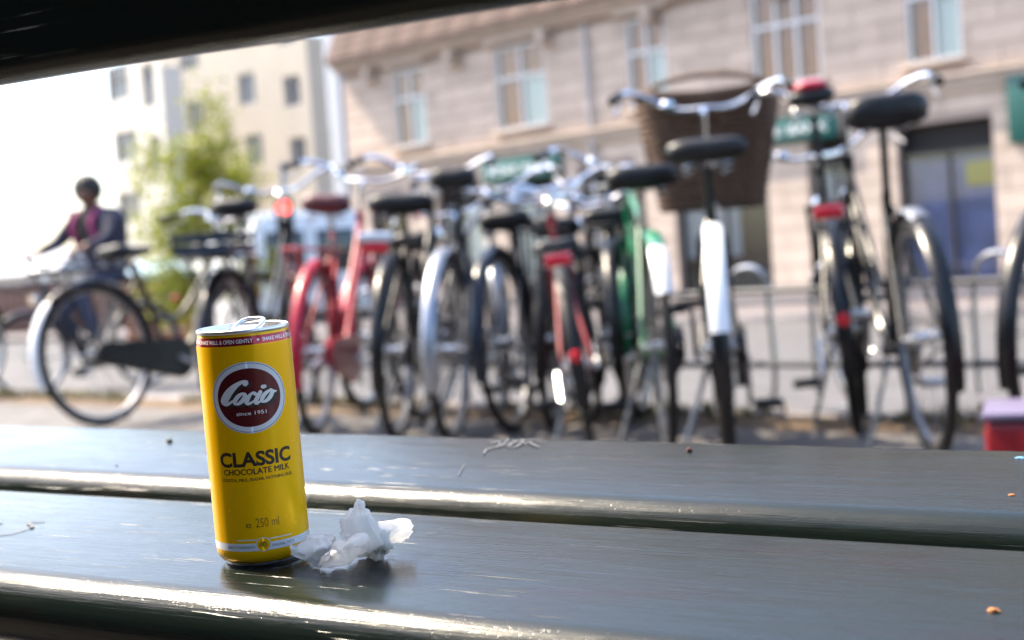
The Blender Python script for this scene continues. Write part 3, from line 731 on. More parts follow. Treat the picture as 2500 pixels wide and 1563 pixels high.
    if basket:
        bx = HT + Vector((.26, 0, .075)); bk = MB(); rows = 16; n = 40
        def bp_(i, k, out=0.):
            t = k / rows; a = 2 * math.pi * i / n; ca, sa = math.cos(a), math.sin(a)
            x = (.125 + .05 * t + out) * math.copysign(abs(ca) ** .55, ca); y = (.185 + .075 * t + out) * math.copysign(abs(sa) ** .55, sa)
            return STEER @ (bx + Vector((x, y, -.20 + .40 * t + (.03 * abs(sa) if k == rows else 0))))
        for k in range(rows + 1): bk.tube([bp_(i, k, .004 * (1 if (i + k) % 2 else -1)) for i in range(n)], .0135 if k < rows else .02, 6, True)
        bs = bk.build('basket', M['wicker'], root, 60)
        MB().add([bp_(i, 0) + Vector((0, 0, .005)) for i in range(n)] + [bp_(i, rows, -.006) for i in range(n)], [tuple(range(n))] + [(i, (i + 1) % n, (i + 1) % n + n, i + n) for i in range(n)]).build('basket_lining', M['wicker'], bs)
        stv = MB()
        for i in range(0, n, 4): stv.tube([bp_(i, 0), bp_(i, rows // 2, .012), bp_(i, rows)], .008, 6)
        stv.build('basket_stake', M['wicker'], bs)
        hd = [STEER @ (bx + Vector((0, .25 * math.cos(R_(a)), .21 + .085 * math.sin(R_(a))))) for a in range(0, 181, 15)]
        MB().tube(hd, .011, 8).build('basket_handle', M['wicker'], bs)
    return root
def rear_at(x, q=3.55):
    k = (x - CX) / FPX; D = q / (MQ.y + MQ.x * k)
    return Vector((k * D, D, 0))
bicycle('black upright bicycle with white mudguard tail and chain case, leftmost in the row', rear_at(240), 34, lean=-4, steer=-18, guard='black', tail='white', tail_from=135, saddle_h=.86, bar_h=1.0, crank=-25, frame='step', reflector=False)
bicycle('black bicycle carrying a blue crate behind the yellow can', rear_at(562), 8, lean=0, steer=25, crate='bluecrate', saddle_h=1.0, crank=70, bar_h=1.1, reflector=False)
bicycle('bright red bicycle with red mudguards and maroon saddle', rear_at(752), 5, lean=4.5, steer=-12, color='red', saddle='maroon', saddle_h=.97, case='red', crank=10, bar_h=1.1, reflector=False)
bicycle('black bicycle with broad saddle and bright strip above a red lamp, beside the red one', rear_at(950), 6, lean=3, steer=-6, saddle_h=.93, crank=120, bar_h=1.08, saddle_w=1.2, lamp_strip=True)
bicycle('dark grey bicycle with silver mudguards and a narrow high saddle', rear_at(1085), 9, lean=2, steer=14, bar_h=.98, color='grey', guard='dullsteel', frame='diamond', saddle_h=1.0, saddle_w=.8, case=None, crank=-40, carrier=False, reflector=False, tr_=.016)
bicycle('navy bicycle with a flat handlebar between the grey and the small red one', rear_at(1235, 3.9), 16, lean=-2, steer=30, color='navy', guard='navy', frame='diamond', saddle_h=.84, bar_type='flat', case=None, crank=60, bar_h=.98, reflector=False, carrier=False, tr_=.015)
bicycle('small worn red bicycle with a low black saddle', rear_at(1425, 3.45), 2, lean=-6, steer=15, color='darkred', guard='blackpl', scale=.88, saddle_h=.80, bar_h=1.02, case=None, crank=35, saddle_w=.8)
bicycle('green framed bicycle with white mudguard tail beside the basket bicycle', rear_at(1612, 3.6), 1, lean=-1, steer=-12, color='green', guard='green', tail='white', tail_from=122, tail_to=152, guard_to=152, saddle_h=.92, frame='diamond', case='black', crank=95, bar_h=1.0, saddle_w=1.1, carrier=False, reflector=False)
bicycle('tall bicycle with wicker front basket and white rear mudguard', rear_at(1758, 3.5), 8, lean=-.5, steer=-3, guard='black', tail='white', tail_from=95, tail_to=170, saddle_h=.97, basket=True, saddle_t=.85, crank=-80, bar_h=1.17, carrier=False, case='black', saddle_w=1.15, tr_=.024, reflector=False)
bicycle('black bicycle with a red saddle cover right of the wicker basket', rear_at(2075, 4.15), 12, lean=-4, steer=8, saddle_h=1.15, saddle_w=.7, saddle_t=.6, cover='red', crank=50, frame='diamond', bar_h=1.0, tr_=.017)
bicycle('black bicycle with tall padded saddle and chrome mudguard, near the right edge', rear_at(2262, 3.75), 4, lean=-2.5, steer=-10, saddle_t=1.35, guard='black', tail='dullsteel', tail_from=75, tail_to=112, saddle_h=1.05, saddle_w=1.1, crank=-50, case=None, bar_h=1.13, carrier=False, pedal='steel', reflector=False)
bicycle('black bicycle half hidden between the broad saddled black one and the grey one', rear_at(1015, 4.1), 12, lean=-2, steer=20, saddle_h=.8, bar_h=.93, crank=15, reflector=False, saddle_w=.95)
bicycle('dark bicycle half hidden left of the small red one', rear_at(1330, 4.0), 8, lean=3, steer=-20, color='navy', guard='blackpl', saddle_h=.8, crank=80, reflector=False, bar_h=.9, carrier=True)
bicycle('black bicycle half hidden between the small red and the green one', rear_at(1515, 4.15), 5, lean=-2, steer=15, saddle_h=.82, bar_h=.92, crank=140, reflector=False, frame='diamond')
bicycle('black bicycle cut by the right edge of the photo beside the rack hoops', rear_at(2545, 3.9), 38, lean=3, steer=0, saddle_h=.9, crank=30, carrier=False, reflector=False)
bicycle('bicycle cut by the left edge of the photo beyond the row', rear_at(-40, 4.0) + Vector((-.85, 0, 0)), 20, lean=2, steer=0, color='grey', guard='grey', saddle='tan', saddle_h=.8, bar_h=.95)

# ------------------------------------------------------------------ bicycle rack, red crate, weeds
rack = empty('bicycle_rack', 'grey steel bicycle rack rail with hoops behind the parked bicycles', 'bicycle rack')
rk = lambda s, z, q=4.88: st(s, q, z)
for z in (.16, .46): MB().tube([rk(-6.4, z), rk(-.6, z)], .014, 8).build('rail', M['navy'], rack)
for s in (-6.3, -5.1, -3.9, -2.7, -.8): MB().tube([rk(s, -.1), rk(s, .5)], .018, 8).build('post', M['grey'], rack)
for s in (-5.9, -5.5, -4.7, -4.3, -3.5, -3.1, -2.42, -2.2, -1.5):
    MB().tube(spline([rk(s, .05), rk(s, .38), rk(s + .02, .52), rk(s + .1, .56), rk(s + .18, .52), rk(s + .2, .38), rk(s + .2, .05), rk(s + .1, -.02)], 5), .011, 8).build('hoop', M['steel'], rack)
M['lilac'] = mat('lilac_plastic', (.13, .11, .18), .4)
M['cratered'] = mat('red_plastic', (.16, .004, .008), .35)
p = ground_at(2610, D=3.2)
crt = empty('red_cool_box', 'red box with a white lid on the pavement at the right edge', 'box', M=Matrix.Translation(p) @ Matrix.Rotation(R_(-20), 4, 'Z'))
MB().bbox(-.2, .2, -.14, .14, 0, .215, .02).build('body', M['cratered'], crt)
MB().bbox(-.205, .205, -.145, .145, .218, .236, .007).build('lid', M['lilac'], crt)
M['weed'] = mat('weed', (.11, .12, .03), .7, var=.5, vscale=9, col2=(.18, .12, .04))
wb = MB()
for k in range(1500):
    s = random.uniform(-11, .5); cl = noise.noise(Vector((s * 1.6, 3, 0)))
    if cl < -.12: continue
    q = Q_KERB - .16 + random.gauss(0, .06); p = st(s, q, 0); h = random.uniform(.02, .05 + .06 * max(0, cl)); a = random.uniform(0, 6.28)
    for j in range(3):
        a += 2.1; d = Vector((math.cos(a), math.sin(a), 0)); w = Vector((-d.y, d.x, 0)) * .006; tp = p + d * h * .7 + Vector((0, 0, h)); md = p + d * h * .3 + Vector((0, 0, h * .7))
        wb.add([p - w, p + w, md + w * .8, md - w * .8, tp], [(0, 1, 2, 3), (3, 2, 4)])
tag(wb.build('weeds', M['weed'], None, 0), 'low yellow green weeds growing along the kerb', 'weeds', kind='stuff')

# ------------------------------------------------------------------ buildings
M['stone'] = mat('pink_sandstone', (.54, .43, .35), .85, var=.09, vscale=1.2, bump=.1, bscale=40)
STONES = [M['stone']] + [mat('pink_sandstone', tuple(c * k for c in (.54, .43, .35)), .85, var=.1, vscale=1.5, bump=.1, bscale=40) for k in (.9, 1.06, .96)]
M['stonej'] = mat('stone_joint', (.36, .29, .25), .9)
M['moulding'] = mat('moulding_stone', (.44, .35, .28), .85, var=.1, vscale=2)
M['tile'] = mat('red_roof_tile', (.05, .021, .017), .8, var=.3, vscale=3)
M['wframe'] = mat('white_window_paint', (.68, .68, .68), .5)
M['brownwood'] = mat('varnished_wood', (.52, .15, .022), .5, var=.25, vscale=6)  # orange brown of the reflections in the panes, put into a panel colour
M['curtain'] = mat('white_curtain', (.85, .85, .78), .9)  # in the upper windows this white imitates the pale building mirrored there
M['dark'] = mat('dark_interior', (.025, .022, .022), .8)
M['signgreen'] = mat('sign_green', (.0, .085, .072), .4)
M['signdark'] = mat('sign_dark_green', (.0, .07, .06), .4)
M['signwhite'] = mat('sign_white', (.8, .82, .82), .4)
M['cream'] = mat('cream_render', (.60, .53, .43), .9, var=.04, vscale=.6)
M['palecream'] = mat('pale_render', (.72, .68, .60), .9, var=.04, vscale=.6)
M['greyblue'] = mat('grey_blue_render', (.3, .34, .42), .9)
M['poster'] = mat('blue_poster', (.1, .11, .26), .5, var=.4, vscale=1.5)
M['yellowp'] = mat('yellow_poster', (.4, .33, .04), .6)
M['zinc'] = mat('zinc_pipe', (.4, .4, .43), .5, metal=.3)
def glass_mat():
    m = bpy.data.materials.new('window_glass'); m.use_nodes = True; t = m.node_tree; L = t.links.new; t.nodes.remove(t.nodes['Principled BSDF'])
    a = t.nodes.new('ShaderNodeBsdfTransparent'); a.inputs[0].default_value = (.85, .88, .88, 1); g = t.nodes.new('ShaderNodeBsdfGlossy'); g.inputs['Roughness'].default_value = .02
    lw = t.nodes.new('ShaderNodeLayerWeight'); pw = t.nodes.new('ShaderNodeMath'); pw.operation = 'POWER'; pw.inputs[1].default_value = 4.5; L(lw.outputs['Facing'], pw.inputs[0])
    fr = t.nodes.new('ShaderNodeMath'); fr.operation = 'MULTIPLY_ADD'; fr.inputs[1].default_value = .9; fr.inputs[2].default_value = .05; L(pw.outputs[0], fr.inputs[0]); mx = t.nodes.new('ShaderNodeMixShader')
    L(fr.outputs[0], mx.inputs[0]); L(a.outputs[0], mx.inputs[1]); L(g.outputs[0], mx.inputs[2]); L(mx.outputs[0], t.nodes['Material Output'].inputs[0]); return m
M['glass'] = glass_mat()
def wall_mb(x0, x1, z0, z1, holes, depth=.3, y=0.):
    """front skin with rectangular openings and their reveals"""
    xs = sorted({x0, x1, *[h[0] for h in holes], *[h[1] for h in holes]}); zs = sorted({z0, z1, *[h[2] for h in holes], *[h[3] for h in holes]})
    b = MB()
    for a, c in zip(xs, xs[1:]):
        for d, e in zip(zs, zs[1:]):
            mx_, mz = (a + c) / 2, (d + e) / 2
            if any(h[0] < mx_ < h[1] and h[2] < mz < h[3] for h in holes): continue
            b.add([(a, y, d), (c, y, d), (c, y, e), (a, y, e)], [(0, 1, 2, 3)])
    for a, c, d, e in holes:
        b.add([(a, y, d), (c, y, d), (c, y, e), (a, y, e), (a, y + depth, d), (c, y + depth, d), (c, y + depth, e), (a, y + depth, e)], [(0, 4, 5, 1), (1, 5, 6, 2), (2, 6, 7, 3), (3, 7, 4, 0)])
    return b
BASEZ = -.64
corner = empty('stone_building', 'two storey pinkish stone building with green signs across the street', 'building', M=STREET @ Matrix.Translation((0, Q_FAC, BASEZ)))
def fac(x, y):
    r = ray(x, y); t = (Q_FAC - CAM.dot(MQ)) / r.dot(MQ); p = CAM + r * t; return p.dot(SQ), p.z - BASEZ
def frect(x0, y0, x1, y1):
    xm = (x0 + x1) / 2; a = fac(x0, (y0 + y1) / 2)[0]; b = fac(x1, (y0 + y1) / 2)[0]; return (a, b, fac(xm, y1)[1], fac(xm, y0)[1])
SL, SR = fac(852, 400)[0], fac(2500, 400)[0] + 6
ZE = fac(1250, 60)[1]; ZC = fac(1250, 362)[1]
print('facade', SL, SR, 'eave', ZE, 'cornice', ZC)
wins = [frect(965, 200, 1040, 345), frect(1212, 132, 1335, 325), frect(1532, 62, 1628, 275), frect(1835, -40, 2002, 195), frect(2210, -85, 2345, 132)]
print('windows', [tuple(round(v, 2) for v in w) for w in wins])
zs0 = sum(w[2] for w in wins[:4]) / 4; zs1 = zs0 + 2.15
wins = [(w[0], w[1], zs0, zs1) for w in wins]
zt = ZC - .75
opens = [frect(905, 470, 985, 600), frect(1070, 480, 1180, 640), frect(1240, 480, 1360, 640), frect(1420, 480, 1560, 640), frect(1650, 450, 1880, 640), frect(1980, 430, 2090, 640), frect(2195, 310, 2432, 640)]
opens = [(a, b, .25 if i < 6 else .12, zt) for i, (a, b, c, d) in enumerate(opens)]
opens.append((opens[-1][1] + .9, opens[-1][1] + 3.2, .25, zt))
wall_mb(SL, SR, 0, ZE, wins + opens, .35, .03).build('wall', M['stonej'], corner, 0)
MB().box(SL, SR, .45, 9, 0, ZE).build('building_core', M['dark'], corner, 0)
MB().add([(SL, .03, 0), (SL, 9, 0), (SL, 9, ZE), (SL, .03, ZE)], [(0, 1, 2, 3)]).build('end_wall', M['stone'], corner, 0)
# ashlar blocks, proud of the joint wall
ch = .415; z = .02; row = 0; nblk = 0
while z + ch < ZE - .35:
    z1_ = z + ch - .022; x = SL - (.65 if row % 2 else 0)
    while x < SR:
        a, b_ = max(x, SL), min(x + 1.3 - .018, SR); x += 1.3
        segs = [(a, b_)]
        for h in wins + opens:
            if h[2] < z1_ - .01 and h[3] > z + .01:
                ns = []
                for (p, q) in segs:
                    if h[0] >= q or h[1] <= p: ns.append((p, q)); continue
                    if h[0] - p > .05: ns.append((p, h[0]))
                    if q - h[1] > .05: ns.append((h[1], q))
                segs = ns
        for (p, q) in segs:
            if q - p < .06: continue
            if p < SR - 4.5:
                MB().box(p, q, -.004 - random.random() * .006, .028, z, z1_).build('stone_block', random.choice(STONES), corner, 0); nblk += 1
    z += ch; row += 1
print('blocks', nblk)
# mouldings
def mould(z0, z1, dep, name='cornice'):
    k = 0; h = z1 - z0
    for a, b_, d in ((0, .45, .5), (.45, .75, .8), (.75, 1, 1)):
        MB().bbox(SL - dep * d * .3, SR, -dep * d, .02, z0 + h * a + .002, z0 + h * b_, .012).build(name, M['moulding'], corner)
mould(ZC - .22, ZC + .16, .22); mould(ZE - .34, ZE, .45)
for s in [SL + 1.3 + i * 3.4 for i in range(6)]: MB().bbox(s, s + .26, -.4, -.012, ZE - .75, ZE - .345, .03).build('corbel', M['moulding'], corner)
rf = MB(); 
rf.add([(SL - .2, -.5, ZE + .02), (SR, -.5, ZE + .02), (SR, 3.4, ZE + 8.3), (SL - .2, 3.4, ZE + 8.3), (SR, 9.0, ZE + 9.4), (SL - .2, 9.0, ZE + 9.4), (SR, 14, ZE + .02), (SL - .2, 14, ZE + .02)], [(0, 1, 2, 3), (3, 2, 4, 5), (5, 4, 6, 7), (0, 3, 5, 7), (1, 6, 4, 2)])
roof = rf.build('roof', M['tile'], corner, 0)
tl = MB().bbox(-.52, .52, -.03, .22, -.012, .02, .01).mesh('roof_tile_row', M['tile'])
for i in range(0, 23):
    for k in range(10):
        s = SL + .4 + i * 1.05
        if s > SR: break
        o = link('roof_tile', tl, roof); o.matrix_local = Matrix.Translation((s, -.52 + k * .106, ZE + .035 + k * .225)) @ Matrix.Rotation(math.atan(2.123), 4, 'X')
for s in (fac(1440, 200)[0],): MB().tube([(s, -.09, .1), (s, -.09, ZE - .4)], .05, 8).build('downpipe', M['zinc'], corner)
def window(parent, a, b_, z0, z1, y, kind='cross', lower='curtain', upper='brownwood', n=2):
    w = MB(); t = .07
    w.box(a, a + t, y - .06, y, z0, z1); w.box(b_ - t, b_, y - .06, y, z0, z1); w.box(a + t, b_ - t, y - .055, y, z0, z0 + t); w.box(a + t, b_ - t, y - .055, y, z1 - t, z1)
    zt_ = z0 + (z1 - z0) * .62
    cols = [a + t + (b_ - a - 2 * t) * i / n for i in range(n + 1)]
    for c in cols[1:-1]: w.box(c - .035, c + .035, y - .07, y - .001, z0 + t, z1 - t)
    if kind == 'cross': w.box(a + t, b_ - t, y - .065, y - .002, zt_ - .04, zt_ + .04)
    o = w.build('window', M['wframe'], parent, 0)
    for i in range(n):
        for (p, q, mt) in ((z0 + t, zt_ - .05, lower), (zt_ + .05, z1 - t, upper)):
            MB().box(cols[i] + .02, cols[i + 1] - .02, y - .03, y - .022, p, q).build('pane', M['glass'], o, 0)
            if mt == 'curtain' and i == 0 and n > 1 and p < zt_ - .1: mt = 'brownwood'
            if mt: MB().box(cols[i] + .02, cols[i + 1] - .02, y + .02 + (.03 if mt == 'curtain' else .05), y + .08, p - .03, q + .03).build('curtain' if mt == 'curtain' else 'blind', M[mt], o, 0)  # coloured panels behind the glass stand in for reflections in the panes
    MB().bbox(a - .12, b_ + .12, -.16, .05, z0 - .12, z0 - .004, .012).build('sill', M['moulding'], o)
    return o
for i, (a, b_, z0, z1) in enumerate(wins):
    window(corner, a, b_, z0, z1, .09, lower=('curtain', 'curtain', 'curtain', 'brownwood', 'curtain')[i], upper=('brownwood', 'brownwood', 'brownwood', 'brownwood', 'curtain')[i], n=3 if i == 3 else 2)
    if i < 3: MB().bbox(a - .2, b_ + .2, -.24, .02, z1 + .1, z1 + .26, .02).build('window_hood', M['moulding'], corner)
for i, (a, b_, z0, z1) in enumerate(opens):
    sh = MB(); t = .06
    sh.box(a, a + t, .2, .26, z0, z1); sh.box(b_ - t, b_, .2, .26, z0, z1); sh.box(a + t, b_ - t, .201, .26, z0, z0 + .1); sh.box(a + t, b_ - t, .201, .26, z1 - .62, z1 - .55)
    mid = (a + b_) / 2; sh.box(mid - .03, mid + .03, .199, .26, z0 + .1, z1 - .62)
    o = sh.build('shop_window', M['dark'], corner, 0)
    for p, q in ((a + t, mid - .03), (mid + .03, b_ - t)):
        MB().box(p, q, .225, .235, z0 + .1, z1 - .62).build('pane', M['glass'], o, 0)
    if i in (1, 2): MB().box(a + t, b_ - t, .3, .33, z0 + .3, z1 - .7).build('window_display', M['curtain'], o, 0)
    if i == 6:
        MB().box(a + .08, b_ - .08, .3, .33, z0 + .1, z1 - .75).build('window_poster', M['poster'], o, 0)
        MB().box(b_ - .75, b_ - .15, .27, .29, z1 - 1.35, z1 - .85).build('yellow_poster', M['yellowp'], o, 0)
    if i in (4, 5): MB().box(a + .08, mid + .3, .3, .33, z0 + .9, z1 - .8).build('window_poster', M['greyblue'], o, 0)
MB().bbox(SL, SR, -.06, .0, 0, .22, .01).build('plinth', M['kerb'], corner)
def sign(x0, y0, x1, y1, text, dark=False):
    a, b_, z0, z1 = frect(x0, y0, x1, y1)
    z1 = min(z1, ZC - .26) if not dark else z1
    o = MB().bbox(a, b_, -.16, -.02, z0, z1, .03).build('sign', M['signdark' if dark else 'signgreen'], corner)
    if text:
        for word, u0, u1 in zip(text.split(), (.08, .55), (.48, .92)):
            bm = fit(text_bm(word, .01), a + (b_ - a) * (u0 + u1) / 2, (b_ - a) * (u1 - u0), z0 + (z1 - z0) * .33, (z1 - z0) * .36)
            for v in bm.verts: v.co = Vector((v.co.x, -.166, v.co.y))
            MB().bm(bm).build('lettering', M['signwhite'], o, 0)
    return o
sign(1186, 368, 1374, 440, 'JYSKE BANK')
sign(1800, 282, 2050, 350, 'JYSKE BANK')
sg = sign(2466, 155, 2620, 345, None, True)

# far left buildings, about 75 m away
def far_point(x, D): p = CAM + ray(x, 650 - .07 * (x - 1250)) * D; return Vector((p.x, p.y, -.8))
def px_h(y, x, D): return .63 + ((650 - .07 * (x - 1250)) - y) / FPX * D
def far_building(name, label, xl, xr, D0, D1, ztop, wall, rects, depth=14, wf=None, reflection_panel=None):
    """facade between two picture columns, at forward distances D0 (left) and D1 (right)"""
    a, b_ = far_point(xl, D0), far_point(xr, D1); ux = (b_ - a); Ln = ux.length; ux.normalize(); uy = Vector((-ux.y, ux.x, 0))
    if uy.y < 0: uy = -uy
    root = empty(name, label, 'building', M=Matrix.Translation(a) @ Matrix((ux, uy, Vector((0, 0, 1)))).transposed().to_4x4())
    hs = []
    for (x0, y0, x1, y1) in rects:
        def s_of(x):
            d = Vector(((x - CX) / FPX, 1.0)); # solve a + t ux on the ray
            den = ux.x * d.y - ux.y * d.x; return (a.y * d.x - a.x * d.y) / den
        sa, sb_ = s_of(x0), s_of(x1); Dm = (a + ux * (sa + sb_) / 2).y; xm = (x0 + x1) / 2
        hs.append((max(.05, sa), min(Ln - .05, sb_), px_h(y1, xm, Dm) + .8, px_h(y0, xm, Dm) + .8))
    wall_mb(0, Ln, 0, ztop, hs, .25).build('wall', M[wall], root, 0)
    MB().add([(0, 0, 0), (0, depth, 0), (0, depth, ztop), (0, 0, ztop), (Ln, 0, 0), (Ln, depth, 0), (Ln, depth, ztop), (Ln, 0, ztop)], [(0, 1, 2, 3), (4, 5, 6, 7), (3, 2, 6, 7), (1, 5, 6, 2)]).build('side_wall', M[wall], root, 0)
    for h in hs:
        w = MB(); a_, b2, z0, z1 = h; t = .07; y = .2
        w.box(a_, a_ + t, y - .05, y, z0, z1); w.box(b2 - t, b2, y - .05, y, z0, z1); w.box(a_ + t, b2 - t, y - .049, y, z0, z0 + t); w.box(a_ + t, b2 - t, y - .049, y, z1 - t, z1)
        m_ = (a_ + b2) / 2; w.box(m_ - .035, m_ + .035, y - .048, y, z0 + t, z1 - t)
        o = w.build('window', M[wf or 'wframe'], root, 0); MB().box(a_ + t, b2 - t, y + .01, y + .03, z0 + t, z1 - t).build('pane', M['pane_far'], o, 0)
    return root
M['pane_far'] = mat('dark_glass', (.10, .11, .12), .08, spec=.6)
M['pane_pale'] = mat('dark_frame', (.2, .2, .2), .5)
far_building('cream_building', 'tall cream building with rows of small dark windows at left', 432, 790, 83, 75, 14.2, 'cream',
             [(498, 246, 536, 318), (490, 40, 535, 170), (627, 180, 667, 256), (633, 329, 675, 404), (736, 186, 776, 260), (741, 335, 780, 405), (620, 30, 662, 104), (730, 34, 770, 108), (505, 395, 545, 465)], depth=1.2)
far_building('grey_blue_building', 'narrow grey blue building beside the stone building', 792, 862, 88, 84, 16, 'greyblue', [(812, 95, 838, 150), (814, 185, 840, 270), (816, 320, 842, 400)])
far_building('pale_bay_building', 'pale building with large bay windows at far left', 302, 434, 77, 73, 12.8, 'palecream', [(310, 160, 362, 246), (394, 155, 425, 262), (318, 320, 370, 395), (398, 330, 430, 410), (316, 468, 368, 540)], depth=1.2)
# low brown hoarding and far pale house at left
M['brown'] = mat('brown_boards', (.055, .017, .012), .7, var=.2, vscale=.8, stretch=(8, 1, 1))
hw = empty('hoarding', 'long reddish brown board fence across the street at left', 'fence')
pa, pb = far_point(-60, 58), far_point(470, 50)
d_ = (pb - pa); LN = d_.length; d_.normalize()
HM = Matrix.Translation(Vector((pa.x, pa.y, -.66))) @ Matrix((d_, Vector((-d_.y, d_.x, 0)), Vector((0, 0, 1)))).transposed().to_4x4(); hw.matrix_world = HM
nb = int(LN / .5)
bmesh_board = MB().bbox(.01, .49, 0, .04, 0, 1.85, .008).mesh('board', M['brown'])
for i in range(nb): link('board', bmesh_board, hw, (i * .5, random.uniform(-.01, .01), random.uniform(-.01, .01)))
MB().box(-.02, nb * .5 + .02, -.05, .1, 1.86, 1.95).build('capping', M['brown'], hw, 0)
def far_house(name, label, x0, x1, D, h, wall, roofmat, rh):
    a, b_ = far_point(x0, D), far_point(x1, D); L = b_.x - a.x; root = empty(name, label, 'building', loc=a)
    MB().box(0, L, 0, 12, 0, h).build('wall', M[wall], root, 0)
    MB().add([(-.3, -.4, h + .01), (L + .3, -.4, h + .01), (L + .3, 6, h + rh), (-.3, 6, h + rh), (L + .3, 12.4, h + .01), (-.3, 12.4, h + .01)], [(0, 1, 2, 3), (3, 2, 4, 5), (0, 3, 5), (1, 4, 2)]).build('roof', M[roofmat], root, 0)
    for i in range(max(2, int(L / 3))): 
        o = MB().box(1 + i * 3, 2.2 + i * 3, -.06, .0, 1.2, 2.9).build('window', M['wframe'], root, 0); MB().box(1.08 + i * 3, 2.12 + i * 3, -.08, -.062, 1.28, 2.82).build('pane', M['pane_far'], o, 0)
M['slate'] = mat('pale_slate', (.4, .42, .46), .7)
far_house('low_pale_house', 'low pale house with a grey roof far off at the left edge', -160, 130, 110, 3.4, 'palecream', 'slate', 2.0)

# ------------------------------------------------------------------ white van, stall, signal, tree
M['vanwhite'] = mat('van_white', (.72, .73, .76), .25, coat=.5)
M['carglass'] = mat('car_glass', (.02, .022, .025), .05, spec=.7)
def van():
    p = ground_at(762, D=22.5); root = empty('white_van', 'white delivery van on the road behind the red bicycle', 'van', M=Matrix.Translation(p) @ Matrix.Rotation(R_(24), 4, 'Z'))
    # local y forward (away), rear face at y=0
    sec = lambda y, w, h, z0: [(x * w, y, z) for x, z in ((-1, z0), (-1.0, z0 + .25), (-1.0, 1.1), (-.97, 1.5), (-.88, h - .12), (-.78, h), (.78, h), (.88, h - .12), (.97, 1.5), (1.0, 1.1), (1.0, z0 + .25), (1, z0))]
    MB().loft([sec(-.02, .9, 2.08, .42), sec(.06, .97, 2.16, .36), sec(1.5, 1.0, 2.2, .33), sec(3.4, 1.0, 2.18, .33), sec(4.1, .96, 1.75, .34), sec(4.4, .93, 1.25, .36), sec(5.0, .86, 1.05, .4)]).build('body', M['vanwhite'], root)
    for sx in (-1, 1):
        d = MB().bbox(*sorted((sx * .015, sx * .86)), -.055, -.025, .55, 2.0, .02).build('rear_door', M['vanwhite'], root)
        MB().bbox(*sorted((sx * .10, sx * .72)), -.075, -.058, 1.18, 1.85, .006).build('window', M['carglass'], d)
        MB().bbox(*sorted((sx * .06, sx * .09)), -.09, -.058, .95, 1.15, .008).build('handle', M['blackpl'], d)
        MB().bbox(*sorted((sx * .87, sx * .97)), -.07, .02, .8, 1.5, .015).build('tail_light', M['reflector'], root)
        for y in (.9, 3.9):
            w = MB().lathe([(.001, -.1), (.2, -.1), (.3, -.09), (.33, -.05), (.33, .05), (.3, .09), (.2, .1), (.001, .1)], 28, Matrix.Translation((sx * .88, y, .33)) @ Matrix.Rotation(math.pi / 2, 4, 'Y')).build('wheel', M['rubber'], root)
            MB().lathe([(.001, .112), (.18, .108), (.2, .1)], 20, Matrix.Translation((sx * .88, y, .33)) @ Matrix.Rotation(sx * math.pi / 2, 4, 'Y')).build('hub_cap', M['steel'], w)
        MB().bbox(*sorted((sx * 1.0, sx * 1.2)), 3.5, 3.6, 1.15, 1.4, .03).build('wing_mirror', M['blackpl'], root)
    MB().bbox(-.95, .95, -.16, .0, .42, .6, .03).build('bumper', M['blackpl'], root)
    MB().bbox(-.26, .26, -.075, -.057, .72, .84, .005).build('number_plate', M['signwhite'], root)
van()
M['awning'] = mat('pale_blue_canvas', (.42, .58, .68), .7)
M['orangewood'] = mat('orange_boards', (.35, .12, .04), .7, var=.25, vscale=3)
def stall():
    p = ground_at(385, D=26); root = empty('market_stall', 'market stall with pale blue canvas roof and orange brown boards', 'stall', M=Matrix.Translation(p) @ Matrix.Rotation(R_(14), 4, 'Z'))
    MB().loft([[(-.62, -.6, 1.32), (.62, -.6, 1.32), (.62, .6, 1.32), (-.62, .6, 1.32)], [(-.6, -.58, 1.4), (.6, -.58, 1.4), (.6, .58, 1.4), (-.6, .58, 1.4)], [(-.3, -.2, 1.64), (.3, -.2, 1.64), (.3, .2, 1.64), (-.3, .2, 1.64)]]).build('canopy', M['awning'], root, 20)
    for sx in (-.55, .55):
        for sy in (-.5, .5): MB().box(sx - .035, sx + .035, sy - .035, sy + .035, 0, 1.32).build('post', M['orangewood'], root, 0)
    for k in range(5): MB().box(-.5, .5, -.5, -.47, .05 + k * .16, .19 + k * .16).build('board', M['orangewood'], root, 0)
    MB().bbox(-.56, .56, -.56, .5, .87, .91, .01).build('counter', M['cream'], root)
stall()
M['sigred'] = mat('red_signal', (.6, .01, .01), .3, emit=(1, .03, .02), estr=3.5)
def signal():
    p = ground_at(710, D=17); root = empty('cycle_signal', 'small traffic signal showing red in front of the white van', 'traffic light', loc=p)
    yy = R_(-9); b = MB().tube([(0, 0, 0), (0, 0, 2.35)], .035, 10).build('pole', M['zinc'], root)
    zc = px_h(508, 708, 17) - p.z
    MB().bbox(-.1, .1, -.14, -.03, zc - .40, zc + .12, .02).build('housing', M['blackpl'], root)
    for i, mt in enumerate(('sigred', 'dark', 'dark')):
        z_ = zc - i * .155
        MB().lathe([(.001, .014), (.05, .01), (.072, 0), (.001, 0)], 24, Matrix.Translation((0, -.142, z_)) @ Matrix.Rotation(R_(90), 4, 'X')).build('lens', M[mt], root)
        MB().arc((0, -.14, z_), .076, 10, 170, 10, [(0, 0), (.005, 0), (.005, -.06), (0, -.06)]).build('visor', M['blackpl'], root)
signal()
M['leaf'] = mat('young_leaf', (.07, .11, .015), .6, spec=.2, var=.5, vscale=2.5, col2=(.2, .19, .02))
